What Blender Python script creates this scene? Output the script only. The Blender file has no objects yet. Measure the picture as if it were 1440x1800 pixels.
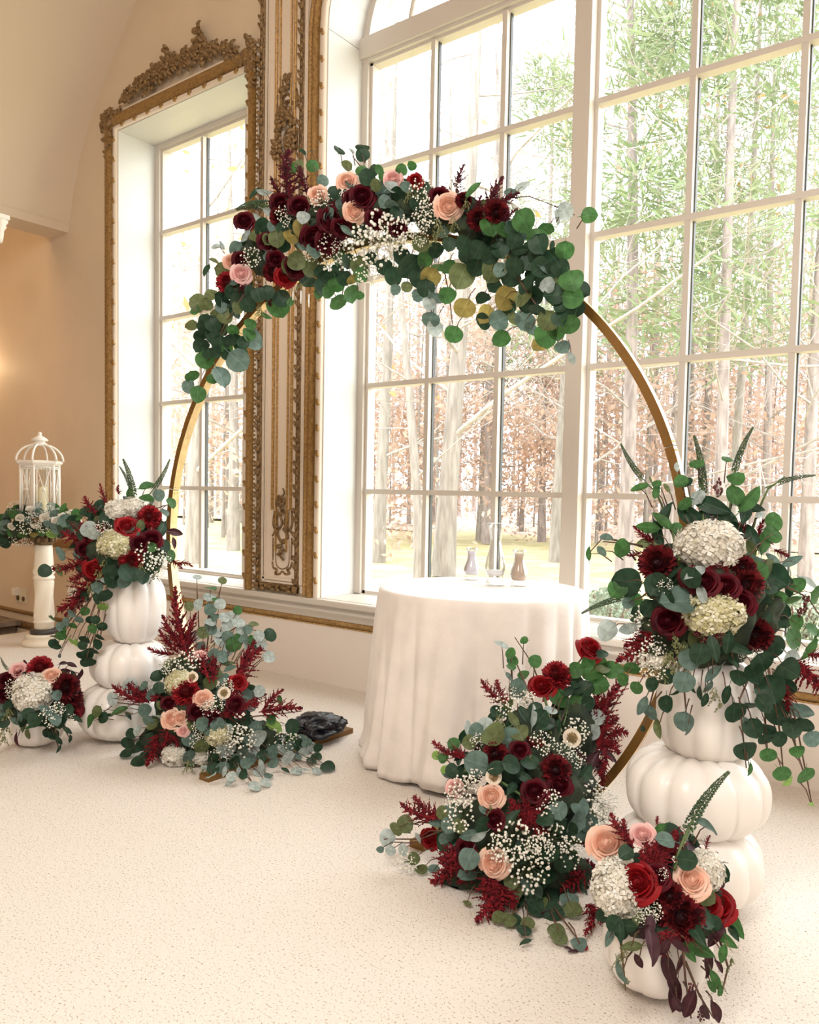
import bpy, math, random
from mathutils import Vector as V, Matrix as MX, noise
random.seed(11)
PI = math.pi
sc = bpy.context.scene
C = bpy.data.collections.new('scene'); sc.collection.children.link(C)

# ------------------------------------------------------------------ camera
CAM = V((0.0, -3.96436, 1.20357))
RT = V((0.79380407, 0.60787556, 0.01903695)); UP = V((-0.04770307, 0.03102738, 0.99837955)); FW = V((-0.60629986, 0.79342587, -0.05362719))
FPX, CX, CY = 1400.0, 720.0, 940.0
cd = bpy.data.cameras.new('camera'); cam = bpy.data.objects.new('camera', cd); C.objects.link(cam)
cam.matrix_world = MX(((RT.x, UP.x, -FW.x, CAM.x), (RT.y, UP.y, -FW.y, CAM.y), (RT.z, UP.z, -FW.z, CAM.z), (0, 0, 0, 1)))
cd.sensor_fit = 'HORIZONTAL'; cd.sensor_width = 36.0; cd.lens = 36.0 * FPX / 1440.0; cd.shift_y = 40.0 / 1440.0
cd.clip_start = 0.05; cd.clip_end = 300
sc.camera = cam
# ------------------------------------------------------------------ sky, exposure
sc.view_settings.view_transform = 'Standard'; sc.view_settings.look = 'None'
sc.view_settings.gamma = 1.0; sc.view_settings.use_curve_mapping = False
sc.view_settings.exposure = 0.0
w = bpy.data.worlds.new('overcast_sky'); sc.world = w; w.use_nodes = True
bg = w.node_tree.nodes['Background']; bg.inputs[0].default_value = (0.97, 0.985, 1.0, 1); bg.inputs[1].default_value = 6.8
try:
    sc.cycles.use_denoising = True; sc.cycles.max_bounces = 8; sc.cycles.transparent_max_bounces = 16
    sc.cycles.sample_clamp_indirect = 6.0
except Exception: pass

# ------------------------------------------------------------------ lamps
def area(name, loc, target, sx, sy, power, col):
    l = bpy.data.lights.new(name, 'AREA'); l.shape = 'RECTANGLE'; l.size = sx; l.size_y = sy; l.energy = power; l.color = col
    o = bpy.data.objects.new(name, l); C.objects.link(o); o.location = loc
    o.rotation_euler = (V(target) - V(loc)).to_track_quat('-Z', 'Y').to_euler(); return o
def portal(name, loc, target, sx, sy):
    o = area(name, loc, target, sx, sy, 1.0, (1, 1, 1)); o.data.cycles.is_portal = True; return o
portal('window_portal', (-4.9, 0.16, 2.24), (-4.9, -2, 2.24), 1.5, 3.4)
portal('window_portal', (-0.85, 0.16, 2.6), (-0.85, -2, 2.6), 5.2, 4.2)
area('fill_lamp', (-0.7, -4.6, 3.7), (-2.2, -3.0, 0), 1.2, 1.2, 112, (1.0, 0.955, 0.90))  # added fill behind the camera to brighten the carpet
area('fill_lamp', (-6.8, -3.0, 4.0), (-7.3, -0.4, 1.8), 1.0, 1.0, 46, (1.0, 0.62, 0.30))  # added warm fill that tints the left of the end wall
area('rear_fill_light', (1.2, -8.4, 3.0), (-2.6, -1.0, 1.1), 5.0, 3.4, 105, (1.0, 0.96, 0.92))  # added soft fill from behind; the rear wall has no window
area('side_fill_light', (2.7, -3.2, 2.4), (-1.0, -1.8, 0.2), 2.6, 3.0, 62, (1.0, 0.98, 0.96))  # added fill from the right; that wall has no window

sl = bpy.data.lights.new('wall_sconce_lamp', 'POINT'); sl.energy = 5; sl.color = (1.0, 0.72, 0.42); sl.shadow_soft_size = 0.06
so = bpy.data.objects.new('wall_sconce_lamp', sl); C.objects.link(so); so.location = (-7.85, -0.55, 2.33)

# ------------------------------------------------------------------ pixel helpers (a point at a real depth / on a real plane)
def ray(px, py): return RT * ((px - CX) / FPX) - UP * ((py - CY) / FPX) + FW
def at(px, py, d): return CAM + ray(px, py) * d
def at_y(px, py, y): r = ray(px, py); return CAM + r * ((y - CAM.y) / r.y)
def at_z(px, py, z): r = ray(px, py); return CAM + r * ((z - CAM.z) / r.z)
def depth(p): return (p - CAM).dot(FW)
WY = -0.36                                   # room face of the end wall
def wp(px, py, off=0.0): return at_y(px, py, WY - off)

# ------------------------------------------------------------------ materials
def mat(name, col, rough=0.6, metal=0.0, var=0.0, vscale=8.0, bump=0.0, bscale=60.0, col2=None, trans=0.0, spec=0.5, sheen=0.0, coords='Object', detail=4.0, stops=None, stretch=None, island=False):
    m = bpy.data.materials.new(name); m.use_nodes = True; nt = m.node_tree; N = nt.nodes; L = nt.links
    b = N['Principled BSDF']; out = N['Material Output']
    b.inputs['Base Color'].default_value = (*col, 1); b.inputs['Roughness'].default_value = rough; b.inputs['Metallic'].default_value = metal
    b.inputs['Specular IOR Level'].default_value = spec
    if sheen: b.inputs['Sheen Weight'].default_value = sheen
    tc = N.new('ShaderNodeTexCoord')
    colsock = None; vec = tc.outputs[coords]
    if stretch:
        mp = N.new('ShaderNodeMapping'); mp.inputs['Scale'].default_value = stretch; L.new(vec, mp.inputs['Vector']); vec = mp.outputs['Vector']
    if var or col2:
        nz = N.new('ShaderNodeTexNoise'); nz.inputs['Scale'].default_value = vscale; nz.inputs['Detail'].default_value = detail
        L.new(vec, nz.inputs['Vector'])
        cr = N.new('ShaderNodeValToRGB'); L.new(nz.outputs['Fac'] if not island else N.new('ShaderNodeNewGeometry').outputs['Random Per Island'], cr.inputs['Fac'])
        if island: stops = stops or (0.15, 0.95)
        c2 = col2 or tuple(min(1, c * (1 + var)) for c in col); c1 = col if col2 else tuple(c * (1 - var) for c in col)
        lo, hi = stops or (0.35, 0.65)
        cr.color_ramp.elements[0].position = lo; cr.color_ramp.elements[1].position = hi
        cr.color_ramp.elements[0].color = (*c1, 1); cr.color_ramp.elements[1].color = (*c2, 1)
        L.new(cr.outputs['Color'], b.inputs['Base Color']); colsock = cr.outputs['Color']
    if bump:
        bz = N.new('ShaderNodeTexNoise'); bz.inputs['Scale'].default_value = bscale; bz.inputs['Detail'].default_value = 3
        L.new(vec, bz.inputs['Vector'])
        bn = N.new('ShaderNodeBump'); bn.inputs['Strength'].default_value = bump; bn.inputs['Distance'].default_value = 0.01
        L.new(bz.outputs['Fac'], bn.inputs['Height']); L.new(bn.outputs['Normal'], b.inputs['Normal'])
    if trans:
        t = N.new('ShaderNodeBsdfTranslucent'); mx = N.new('ShaderNodeMixShader'); mx.inputs[0].default_value = trans
        t.inputs[0].default_value = (*[min(1, c * 1.5) for c in col], 1)
        if colsock: L.new(colsock, t.inputs[0])
        L.new(b.outputs[0], mx.inputs[1]); L.new(t.outputs[0], mx.inputs[2]); L.new(mx.outputs[0], out.inputs[0])
    return m
def glass_mat(name, tint=(1, 1, 1), refl=0.06, rough=0.0, edge=False):
    m = bpy.data.materials.new(name); m.use_nodes = True; N = m.node_tree.nodes; L = m.node_tree.links
    N.remove(N['Principled BSDF']); t = N.new('ShaderNodeBsdfTransparent'); t.inputs[0].default_value = (*tint, 1)
    g = N.new('ShaderNodeBsdfGlossy'); g.inputs['Roughness'].default_value = rough
    mx = N.new('ShaderNodeMixShader'); mx.inputs[0].default_value = refl
    if edge:
        lw = N.new('ShaderNodeLayerWeight'); lw.inputs[0].default_value = 0.35; L.new(lw.outputs['Facing'], mx.inputs[0])
    L.new(t.outputs[0], mx.inputs[1]); L.new(g.outputs[0], mx.inputs[2]); L.new(mx.outputs[0], N['Material Output'].inputs[0]); return m
def leaf_mat(name, col, var=0.22, trans=0.35, rough=0.5, vein=1.5):
    m = mat(name, col, rough, var=var, vscale=3.5, trans=trans, spec=0.3)
    N = m.node_tree.nodes; L = m.node_tree.links
    tc = [n for n in N if n.type == 'TEX_COORD'][0]; cr = [n for n in N if n.type == 'VALTORGB'][0]
    sx = N.new('ShaderNodeSeparateXYZ'); L.new(tc.outputs['Object'], sx.inputs[0])
    ab = N.new('ShaderNodeMath'); ab.operation = 'ABSOLUTE'; L.new(sx.outputs['X'], ab.inputs[0])
    lt = N.new('ShaderNodeMath'); lt.operation = 'LESS_THAN'; lt.inputs[1].default_value = 0.014; L.new(ab.outputs[0], lt.inputs[0])
    mi = N.new('ShaderNodeMixRGB'); mi.blend_type = 'MIX'; L.new(lt.outputs[0], mi.inputs[0]); L.new(cr.outputs[0], mi.inputs[1])
    mi.inputs[2].default_value = (*[min(1, c * vein + 0.02) for c in col], 1)
    L.new(mi.outputs[0], N['Principled BSDF'].inputs['Base Color']); return m
LOWWALL = mat('embossed_bounce_lit_wall', (0.80, 0.715, 0.645), 0.6, bump=0.22, bscale=38)  # embossed wall; floor bounce put into its lighter, pinker colour
GASKET = mat('dark_glazing_gasket', (0.03, 0.035, 0.035), 0.5)
PAINT = mat('cream_wall_paint', (0.71, 0.575, 0.43), 0.6, bump=0.10, bscale=45, var=0.02, vscale=3)
CEILM = mat('ceiling_plaster', (0.72, 0.60, 0.46), 0.75, bump=0.06, bscale=30)
TRIM = mat('ivory_window_paint', (0.62, 0.565, 0.50), 0.45)
WHITEP = mat('white_reveal_paint', (0.66, 0.66, 0.635), 0.45)
PANELP = mat('pinkish_cream_panel', (0.79, 0.68, 0.56), 0.45)
def gold(name, col, dark, bs=160):
    m = mat(name, dark, 0.42, 0.35, col2=col, vscale=55, bump=0.45, bscale=bs, stops=(0.3, 0.7)); return m
GOLD = gold('aged_gilt', (0.42, 0.25, 0.085), (0.23, 0.12, 0.035))
GOLDD = gold('dark_antique_gilt', (0.36, 0.23, 0.10), (0.12, 0.065, 0.027), 90)
GOLDL = mat('gilt_line', (0.50, 0.30, 0.11), 0.45, 0.3, var=0.3, vscale=60)
CARPET = mat('carpet_pile', (0.44, 0.33, 0.23), 0.95, col2=(0.84, 0.765, 0.695), vscale=150, bump=0.7, bscale=220, stops=(0.31, 0.42), spec=0.1, detail=3)
CLOTH = mat('ivory_tablecloth_velvet', (0.79, 0.72, 0.67), 0.55, var=0.05, vscale=9, bump=0.12, bscale=60, sheen=0.35)
PUMP = mat('white_pumpkin_paint', (0.85, 0.80, 0.755), 0.32, var=0.02, vscale=4)
STEMP = mat('dark_pumpkin_seam', (0.16, 0.06, 0.035), 0.7)
WOODG = mat('gold_painted_hoop', (0.20, 0.095, 0.018), 0.38, 0.25, var=0.10, vscale=14)
HOOPIN = mat('lit_gold_hoop_band', (0.78, 0.58, 0.30), 0.28, 0.55, var=0.12, vscale=20, bump=0.25, bscale=24)  # paler copy of the hoop gold: light on the rims put into colour
BLACK = mat('black_plastic_bag', (0.006, 0.006, 0.010), 0.32, spec=0.35)
STONE = mat('marbled_column_stone', (0.85, 0.77, 0.64), 0.45, col2=(0.62, 0.47, 0.30), vscale=7, stops=(0.55, 0.8))
IRON = mat('white_lantern_enamel', (0.86, 0.82, 0.75), 0.4)
WAX = mat('ivory_candle_wax', (0.85, 0.76, 0.52), 0.5, trans=0.2)
DARKB = mat('dark_plinth_disc', (0.05, 0.045, 0.04), 0.4)
CAPM = mat('weathered_bronze_capital', (0.16, 0.10, 0.045), 0.6, 0.3, var=0.4, vscale=25, bump=0.6, bscale=50)
STAIR = mat('grey_brown_stair_stone', (0.23, 0.18, 0.14), 0.8, var=0.3, vscale=12, bump=0.4)
OUTL = mat('outlet_plastic', (0.75, 0.68, 0.55), 0.4)
PANE = glass_mat('window_glass', (0.99, 1, 0.99), 0.03)
VGLASS = glass_mat('vase_glass', (0.97, 0.98, 0.99), 0.08, edge=True)
LGLASS = glass_mat('lantern_glass', (0.98, 0.98, 0.96), 0.05)
SANDW = mat('white_sand', (0.86, 0.85, 0.84), 0.9, bump=0.2, bscale=200); SANDL = mat('lilac_sand', (0.82, 0.77, 0.82), 0.9, bump=0.2, bscale=200)
SANDB = mat('tan_sand', (0.60, 0.45, 0.34), 0.9, bump=0.2, bscale=200)
# flowers and leaves
RED = mat('red_rose_petal', (0.20, 0.004, 0.007), 0.5, col2=(0.34, 0.010, 0.014), vscale=3, trans=0.12, spec=0.2, island=True)
DRED = mat('burgundy_rose_petal', (0.034, 0.002, 0.005), 0.55, col2=(0.095, 0.004, 0.010), vscale=3, trans=0.08, spec=0.15)
PEACH = mat('peach_rose_petal', (0.83, 0.46, 0.33), 0.5, col2=(0.87, 0.62, 0.50), vscale=2.2, trans=0.2, spec=0.25)
PINK = mat('pink_rose_petal', (0.80, 0.42, 0.40), 0.5, col2=(0.86, 0.60, 0.56), vscale=2.2, trans=0.2, spec=0.25)
MUMR = mat('crimson_chrysanthemum_petal', (0.12, 0.004, 0.006), 0.5, col2=(0.46, 0.025, 0.035), vscale=2.0, trans=0.1, island=True)
MUMD = mat('dark_chrysanthemum_petal', (0.035, 0.002, 0.004), 0.5, col2=(0.20, 0.014, 0.018), vscale=2.0, trans=0.1, island=True)
HYDW = mat('white_hydrangea_petal', (0.74, 0.69, 0.58), 0.6, col2=(0.89, 0.87, 0.81), vscale=3, trans=0.2, island=True)
HYDG = mat('cream_green_hydrangea_petal', (0.56, 0.52, 0.26), 0.6, col2=(0.86, 0.82, 0.66), vscale=3, trans=0.2, island=True)
BABY = mat('babys_breath_bloom', (0.86, 0.83, 0.74), 0.7)
PLUME = mat('burgundy_astilbe_plume', (0.055, 0.003, 0.007), 0.7, col2=(0.24, 0.012, 0.018), vscale=6, island=True, spec=0.2)
PLUMED = mat('dark_burgundy_plume', (0.03, 0.003, 0.008), 0.7, col2=(0.10, 0.008, 0.014), vscale=6, island=True, spec=0.2)
SPIKEM = mat('dark_green_veronica_bud', (0.03, 0.065, 0.035), 0.6, col2=(0.08, 0.14, 0.05), vscale=5)
SEEDM = mat('seeded_eucalyptus_bead', (0.15, 0.18, 0.07), 0.6, col2=(0.32, 0.30, 0.13), vscale=6)
SCAB = mat('scabiosa_centre', (0.28, 0.18, 0.07), 0.8, var=0.4, vscale=9); SCABP = mat('scabiosa_petal', (0.80, 0.68, 0.55), 0.6, trans=0.2)
BERRY = mat('burgundy_berry', (0.10, 0.008, 0.01), 0.3)
STEMG = mat('green_stem', (0.10, 0.15, 0.05), 0.6); STEMB = mat('brown_stem', (0.12, 0.06, 0.035), 0.7)
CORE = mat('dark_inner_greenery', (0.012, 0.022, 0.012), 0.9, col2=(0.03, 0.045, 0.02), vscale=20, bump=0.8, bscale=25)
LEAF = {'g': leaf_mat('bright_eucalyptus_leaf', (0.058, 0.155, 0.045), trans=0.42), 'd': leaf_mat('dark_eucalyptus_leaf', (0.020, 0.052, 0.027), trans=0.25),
        'b': leaf_mat('blue_green_eucalyptus_leaf', (0.12, 0.19, 0.16), trans=0.3), 'o': leaf_mat('olive_eucalyptus_leaf', (0.13, 0.16, 0.065), trans=0.35),
        'y': leaf_mat('yellowed_eucalyptus_leaf', (0.30, 0.24, 0.07), trans=0.35), 'w': leaf_mat('silver_eucalyptus_leaf', (0.40, 0.47, 0.45), trans=0.3, vein=1.2),
        'r': leaf_mat('burgundy_leaf', (0.05, 0.012, 0.018), trans=0.15), 'l': leaf_mat('lime_eucalyptus_leaf', (0.24, 0.40, 0.10), trans=0.45)}
# outdoors
BARK = mat('grey_brown_bark', (0.19, 0.165, 0.145), 0.95, col2=(0.30, 0.27, 0.245), vscale=14, bump=1.0, bscale=24, stretch=(1, 1, 0.16))
BARKR = mat('reddish_pine_bark', (0.20, 0.165, 0.155), 0.95, col2=(0.35, 0.295, 0.28), vscale=12, bump=1.0, bscale=18, stretch=(1, 1, 0.2))
TWIG = mat('pale_twig_bark', (0.36, 0.32, 0.30), 0.95, var=0.2)
LAWN = mat('winter_lawn_grass', (0.36, 0.33, 0.15), 0.95, col2=(0.52, 0.45, 0.27), vscale=1.2, bump=0.5, bscale=30)
LITTER = mat('fallen_leaf_litter', (0.40, 0.27, 0.20), 0.95, col2=(0.54, 0.42, 0.35), vscale=3, bump=0.8, bscale=9)
TANLEAF = mat('tan_beech_leaf', (0.46, 0.29, 0.21), 0.8, col2=(0.58, 0.45, 0.38), vscale=0.8, trans=0.3)
YELLEAF = mat('golden_leaf', (0.36, 0.27, 0.10), 0.8, col2=(0.36, 0.25, 0.12), vscale=0.8, trans=0.3)
NEEDLE = mat('pine_needle', (0.17, 0.235, 0.11), 0.8, col2=(0.26, 0.295, 0.165), vscale=0.8, trans=0.3)
SHRUB = mat('sage_shrub_leaf', (0.17, 0.23, 0.17), 0.8, col2=(0.25, 0.29, 0.22), vscale=3, trans=0.25)

# ------------------------------------------------------------------ mesh helpers
class MB:
    def __init__(s): s.v = []; s.f = []; s.mi = []
    def add(s, vs, fs, mi=0):
        o = len(s.v); s.v += [tuple(v) for v in vs]; s.f += [tuple(i + o for i in f) for f in fs]; s.mi += [mi] * len(fs)
    def box(s, a, b, mi=0):
        x0, y0, z0 = a; x1, y1, z1 = b
        s.add([(x0, y0, z0), (x1, y0, z0), (x1, y1, z0), (x0, y1, z0), (x0, y0, z1), (x1, y0, z1), (x1, y1, z1), (x0, y1, z1)],
              [(0, 3, 2, 1), (4, 5, 6, 7), (0, 1, 5, 4), (1, 2, 6, 5), (2, 3, 7, 6), (3, 0, 4, 7)], mi)
    def prism(s, poly, y0, y1, mi=0):          # polygon in x,z extruded in y
        n = len(poly); vs = [(x, y0, z) for x, z in poly] + [(x, y1, z) for x, z in poly]
        s.add(vs, [tuple(range(n)), tuple(range(2 * n - 1, n - 1, -1))] + [(i, i + n, (i + 1) % n + n, (i + 1) % n) for i in range(n)], mi)
    def tube(s, pts, r, n=6, mi=0, cap=True):
        pts = [V(p) for p in pts]; rs = r if isinstance(r, (list, tuple)) else [r] * len(pts)
        vs = []; fs = []; prev = None
        for i, p in enumerate(pts):
            t = (pts[min(i + 1, len(pts) - 1)] - pts[max(i - 1, 0)])
            if t.length < 1e-9: t = V((0, 0, 1))
            t.normalize()
            if prev is None: a = t.orthogonal().normalized()
            else:
                a = prev - t * prev.dot(t); a = a.normalized() if a.length > 1e-6 else t.orthogonal().normalized()
            prev = a; b = t.cross(a)
            for k in range(n):
                th = 2 * PI * k / n; vs.append(p + (a * math.cos(th) + b * math.sin(th)) * rs[i])
        for i in range(len(pts) - 1):
            for k in range(n):
                fs.append((i * n + k, i * n + (k + 1) % n, (i + 1) * n + (k + 1) % n, (i + 1) * n + k))
        if cap and n > 2: fs += [tuple(range(n - 1, -1, -1)), tuple(range((len(pts) - 1) * n, len(pts) * n))]
        s.add(vs, fs, mi)
    def lathe(s, prof, n=24, mi=0, c=(0, 0, 0), fn=None, cap=True):
        vs = []; fs = []
        for r, z in prof:
            for k in range(n):
                th = 2 * PI * k / n; q = fn(th, r, z) if fn else (r * math.cos(th), r * math.sin(th), z)
                vs.append((q[0] + c[0], q[1] + c[1], q[2] + c[2]))
        m = len(prof)
        for i in range(m - 1):
            for k in range(n): fs.append((i * n + k, i * n + (k + 1) % n, (i + 1) * n + (k + 1) % n, (i + 1) * n + k))
        if cap: fs += [tuple(range(n - 1, -1, -1)), tuple(range((m - 1) * n, m * n))]
        s.add(vs, fs, mi)
    ICO = None
    def ball(s, c, r, mi=0, sub=0, sq=(1, 1, 1)):
        vs, fs = ico(sub); s.add([(c[0] + x * r * sq[0], c[1] + y * r * sq[1], c[2] + z * r * sq[2]) for x, y, z in vs], fs, mi)
    def mesh(s, name, smooth=True):
        me = bpy.data.meshes.new(name); me.from_pydata(s.v, [], s.f)
        if smooth: me.polygons.foreach_set('use_smooth', [True] * len(s.f))
        if any(s.mi): me.polygons.foreach_set('material_index', s.mi)
        me.update(); return me
_ico = {}
def ico(sub):
    if sub in _ico: return _ico[sub]
    t = (1 + 5 ** .5) / 2
    vs = [V(p).normalized() for p in [(-1, t, 0), (1, t, 0), (-1, -t, 0), (1, -t, 0), (0, -1, t), (0, 1, t), (0, -1, -t), (0, 1, -t), (t, 0, -1), (t, 0, 1), (-t, 0, -1), (-t, 0, 1)]]
    fs = [(0, 11, 5), (0, 5, 1), (0, 1, 7), (0, 7, 10), (0, 10, 11), (1, 5, 9), (5, 11, 4), (11, 10, 2), (10, 7, 6), (7, 1, 8), (3, 9, 4), (3, 4, 2), (3, 2, 6), (3, 6, 8), (3, 8, 9), (4, 9, 5), (2, 4, 11), (6, 2, 10), (8, 6, 7), (9, 8, 1)]
    for _ in range(sub):
        cache = {}; nf = []
        def mid(a, b):
            k = (min(a, b), max(a, b))
            if k not in cache: vs.append(((vs[a] + vs[b]) / 2).normalized()); cache[k] = len(vs) - 1
            return cache[k]
        for a, b, c in fs:
            x, y, z = mid(a, b), mid(b, c), mid(c, a); nf += [(a, x, z), (b, y, x), (c, z, y), (x, y, z)]
        fs = nf
    _ico[sub] = ([tuple(v) for v in vs], fs); return _ico[sub]
OCT = ([(1, 0, 0), (-1, 0, 0), (0, 1, 0), (0, -1, 0), (0, 0, 1), (0, 0, -1)], [(0, 2, 4), (2, 1, 4), (1, 3, 4), (3, 0, 4), (2, 0, 5), (1, 2, 5), (3, 1, 5), (0, 3, 5)])
def put(name, me, mats, parent=None, M=None, flat=False):
    """link one mesh object; a child keeps M as its place relative to the parent's location"""
    if isinstance(me, MB): me = me.mesh(name, not flat)
    if mats is not None and len(me.materials) == 0:
        for m in (mats if isinstance(mats, (list, tuple)) else [mats]): me.materials.append(m)
    o = bpy.data.objects.new(name, me); C.objects.link(o)
    if parent is not None:
        o.parent = parent
        if M is not None:
            M = M.copy(); M.translation -= root_of(parent); o.matrix_basis = M
        else: o.location = -root_of(parent)
    elif M is not None: o.matrix_world = M
    return o
ROOT = {}
def root_of(p): return V(ROOT.get(p.name, (0, 0, 0)))
def thing(name, label, cat, loc=(0, 0, 0), group=None):
    o = bpy.data.objects.new(name, None); C.objects.link(o); o.location = loc; o.empty_display_size = 0.1
    ROOT[o.name] = tuple(loc); tag(o, label, cat, group); return o
def sub_root(o, loc): ROOT[o.name] = tuple(loc)   # children of a mesh part made in world coordinates
def tag(o, label, cat, group=None):
    o['label'] = label; o['category'] = cat
    if group: o['group'] = group
    return o
def struct(o): o['kind'] = 'structure'; return o
def stuff(o): o['kind'] = 'stuff'; return o
def lab(o, label): o['label'] = label; return o
def basis(o, x, y, z, s=1.0):
    if not isinstance(s, (tuple, list)): s = (s, s, s)
    return MX(((x.x * s[0], y.x * s[1], z.x * s[2], o.x), (x.y * s[0], y.y * s[1], z.y * s[2], o.y), (x.z * s[0], y.z * s[1], z.z * s[2], o.z), (0, 0, 0, 1)))
def face(o, n, up, s=1.0):                  # local Z -> n, local Y -> close to up
    n = n.normalized(); y = up - n * up.dot(n)
    y = y.normalized() if y.length > 1e-4 else n.orthogonal().normalized()
    return basis(o, y.cross(n), y, n, s)
def sweep(mb, path, prof, mi=0, closed=False, nrm=V((0, -1, 0))):
    """sweep a profile (u outward in the wall plane, v out of the wall) along a polyline in the wall plane, mitred"""
    P = [V(p) for p in path]; n = len(P); vs = []; fs = []; m = len(prof)
    for i, p in enumerate(P):
        a = (P[i] - P[i - 1]).normalized() if i > 0 else None; b = (P[i + 1] - P[i]).normalized() if i < n - 1 else None
        if a is None: a = b
        if b is None: b = a
        na = nrm.cross(a); nb = nrm.cross(b); mm = (na + nb).normalized(); k = 1 / max(0.3, mm.dot(na))
        for u, v in prof: vs.append(p + mm * (u * k) + nrm * v)
    for i in range(n - 1):
        for j in range(m - 1): fs.append((i * m + j, i * m + j + 1, (i + 1) * m + j + 1, (i + 1) * m + j))
    fs += [tuple(range(m)), tuple(range((n - 1) * m, n * m))[::-1]]
    mb.add(vs, fs, mi)

# ================================================================== the room
X1L, X1R, Z1B, Z1T = -5.666, -4.142, 0.53, 3.948        # left window opening
X2L, X2R, Z2B, Z2S, Z2T = -3.449, 1.78, 0.53, 3.985, 4.70  # wide window opening, its spring line and crown
WT = 0.14                                                # outer face of the end wall
mb = MB()
mb.box((-9.5, WY, -0.8), (X1L, WT, 6.6)); mb.box((X1L, WY, -0.8), (X1R, WT, Z1B)); mb.box((X1L, WY, Z1T), (X1R, WT, 6.6))
mb.box((X1R, WY, -0.8), (X2L, WT, 6.6)); mb.box((X2L, WY, -0.8), (X2R, WT, Z2B)); mb.box((X2R, WY, -0.8), (3.0, WT, 6.6))
R2 = Z2T - Z2S
arcL = [(X2L + R2 - R2 * math.cos(a), Z2S + R2 * math.sin(a)) for a in [PI / 2 * i / 10 for i in range(11)]]
arcR = [(X2R - R2 + R2 * math.cos(a), Z2S + R2 * math.sin(a)) for a in [PI / 2 * i / 10 for i in range(11)]]
mb.prism([(X2L, 6.6)] + arcL + [((X2L + X2R) / 2, Z2T), ((X2L + X2R) / 2, 6.6)], WY, WT)
mb.prism([((X2L + X2R) / 2, 6.6), ((X2L + X2R) / 2, Z2T)] + arcR[::-1] + [(X2R, 6.6)], WY, WT)
struct(put('wall_back', mb, PAINT, flat=True))
# white reveal linings: jamb, head and soffit boards inside each opening
mb = MB(); e = 0.006
mb.box((X1L, WY + 0.004, Z1B), (X1L + e, 0.0, Z1T)); mb.box((X1R - e, WY + 0.004, Z1B), (X1R, 0.0, Z1T)); mb.box((X1L, WY + 0.004, Z1T - e), (X1R, 0.0, Z1T))
struct(put('trim_1', mb, WHITEP, flat=True))
mb = MB()
mb.box((X2L, WY + 0.004, Z2B), (X2L + e, 0.0, Z2S - 0.004)); mb.box((X2R - e, WY + 0.004, Z2B), (X2R, 0.0, Z2S))
pl = arcL + arcR[::-1]; ins = [(X2L + R2 - (R2 - e) * math.cos(a), Z2S + (R2 - e) * math.sin(a)) for a in [PI / 2 * i / 10 for i in range(11)]] + [(X2R - R2 + (R2 - e) * math.cos(a), Z2S + (R2 - e) * math.sin(a)) for a in [PI / 2 * i / 10 for i in range(10, -1, -1)]]
for i in range(len(pl) - 1): mb.prism([pl[i], pl[i + 1], ins[i + 1], ins[i]], WY + 0.004, 0.0)
struct(put('trim_2', mb, WHITEP, flat=True))
# stage floor (its left edge drops to a lower floor), lower floor
mb = MB(); mb.box((-6.405, -9.0, -0.05), (3.0, WY + 0.01, 0.0)); struct(put('floor', mb, CARPET, flat=True))
mb = MB(); mb.box((-9.5, -9.0, -0.42), (-6.405, WY + 0.01, -0.36)); struct(put('floor_lower', mb, CARPET, flat=True))
mb = MB(); mb.box((-6.42, -9.0, -0.36), (-6.4, WY, -0.0)); struct(put('trim_3', mb, PAINT, flat=True))
# side and rear walls
mb = MB(); mb.box((-9.6, -9.0, -0.8), (-9.5, WT, 6.6)); struct(put('wall_left', mb, PAINT, flat=True))
mb = MB(); mb.box((3.0, -9.0, -0.8), (3.1, WT, 6.6)); struct(put('wall_right', mb, PAINT, flat=True))
mb = MB(); mb.box((-9.6, -9.1, -0.8), (3.1, -9.0, 6.6)); struct(put('wall_front', mb, PAINT, flat=True))
# barrel vault over a projecting springing ledge
pv = [(-6.385, 3.30), (-6.345, 3.45), (-6.29, 3.65), (-6.206, 3.855), (-6.03, 4.15), (-5.795, 4.43), (-5.454, 4.80), (-5.0, 5.2), (-4.3, 5.65), (-3.4, 5.98), (-2.0, 6.18), (-0.4, 6.2), (3.0, 6.2)]
po = [(x, 6.55) if i > 6 else (-6.8, z + 0.03) for i, (x, z) in enumerate(pv)]
mb = MB(); y0, y1 = -9.0, WY + 0.002; vs = []
for x, z in pv: vs += [(x, y0, z), (x, y1, z)]
mb.add(vs, [(2 * i, 2 * i + 1, 2 * i + 3, 2 * i + 2) for i in range(len(pv) - 1)])
vs = [(x, y, z + 0.05 if i > 6 else z) for i, (x, z) in enumerate(pv) for y in (y0, y1)]
struct(put('ceiling', mb, CEILM))
mb = MB(); mb.prism([(-6.385, 3.30), (-6.66, 3.30), (-6.66, 3.36), (-6.72, 3.36), (-6.72, 6.6), (-6.68, 6.6), (-6.45, 3.36), (-6.36, 3.36)], -9.0, WY + 0.002)
struct(put('trim_4', mb, CEILM, flat=True))
mb = MB(); mb.box((-9.5, -9.0, 6.2), (-6.7, WY, 6.25)); struct(put('ceiling_left', mb, CEILM, flat=True))
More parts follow.
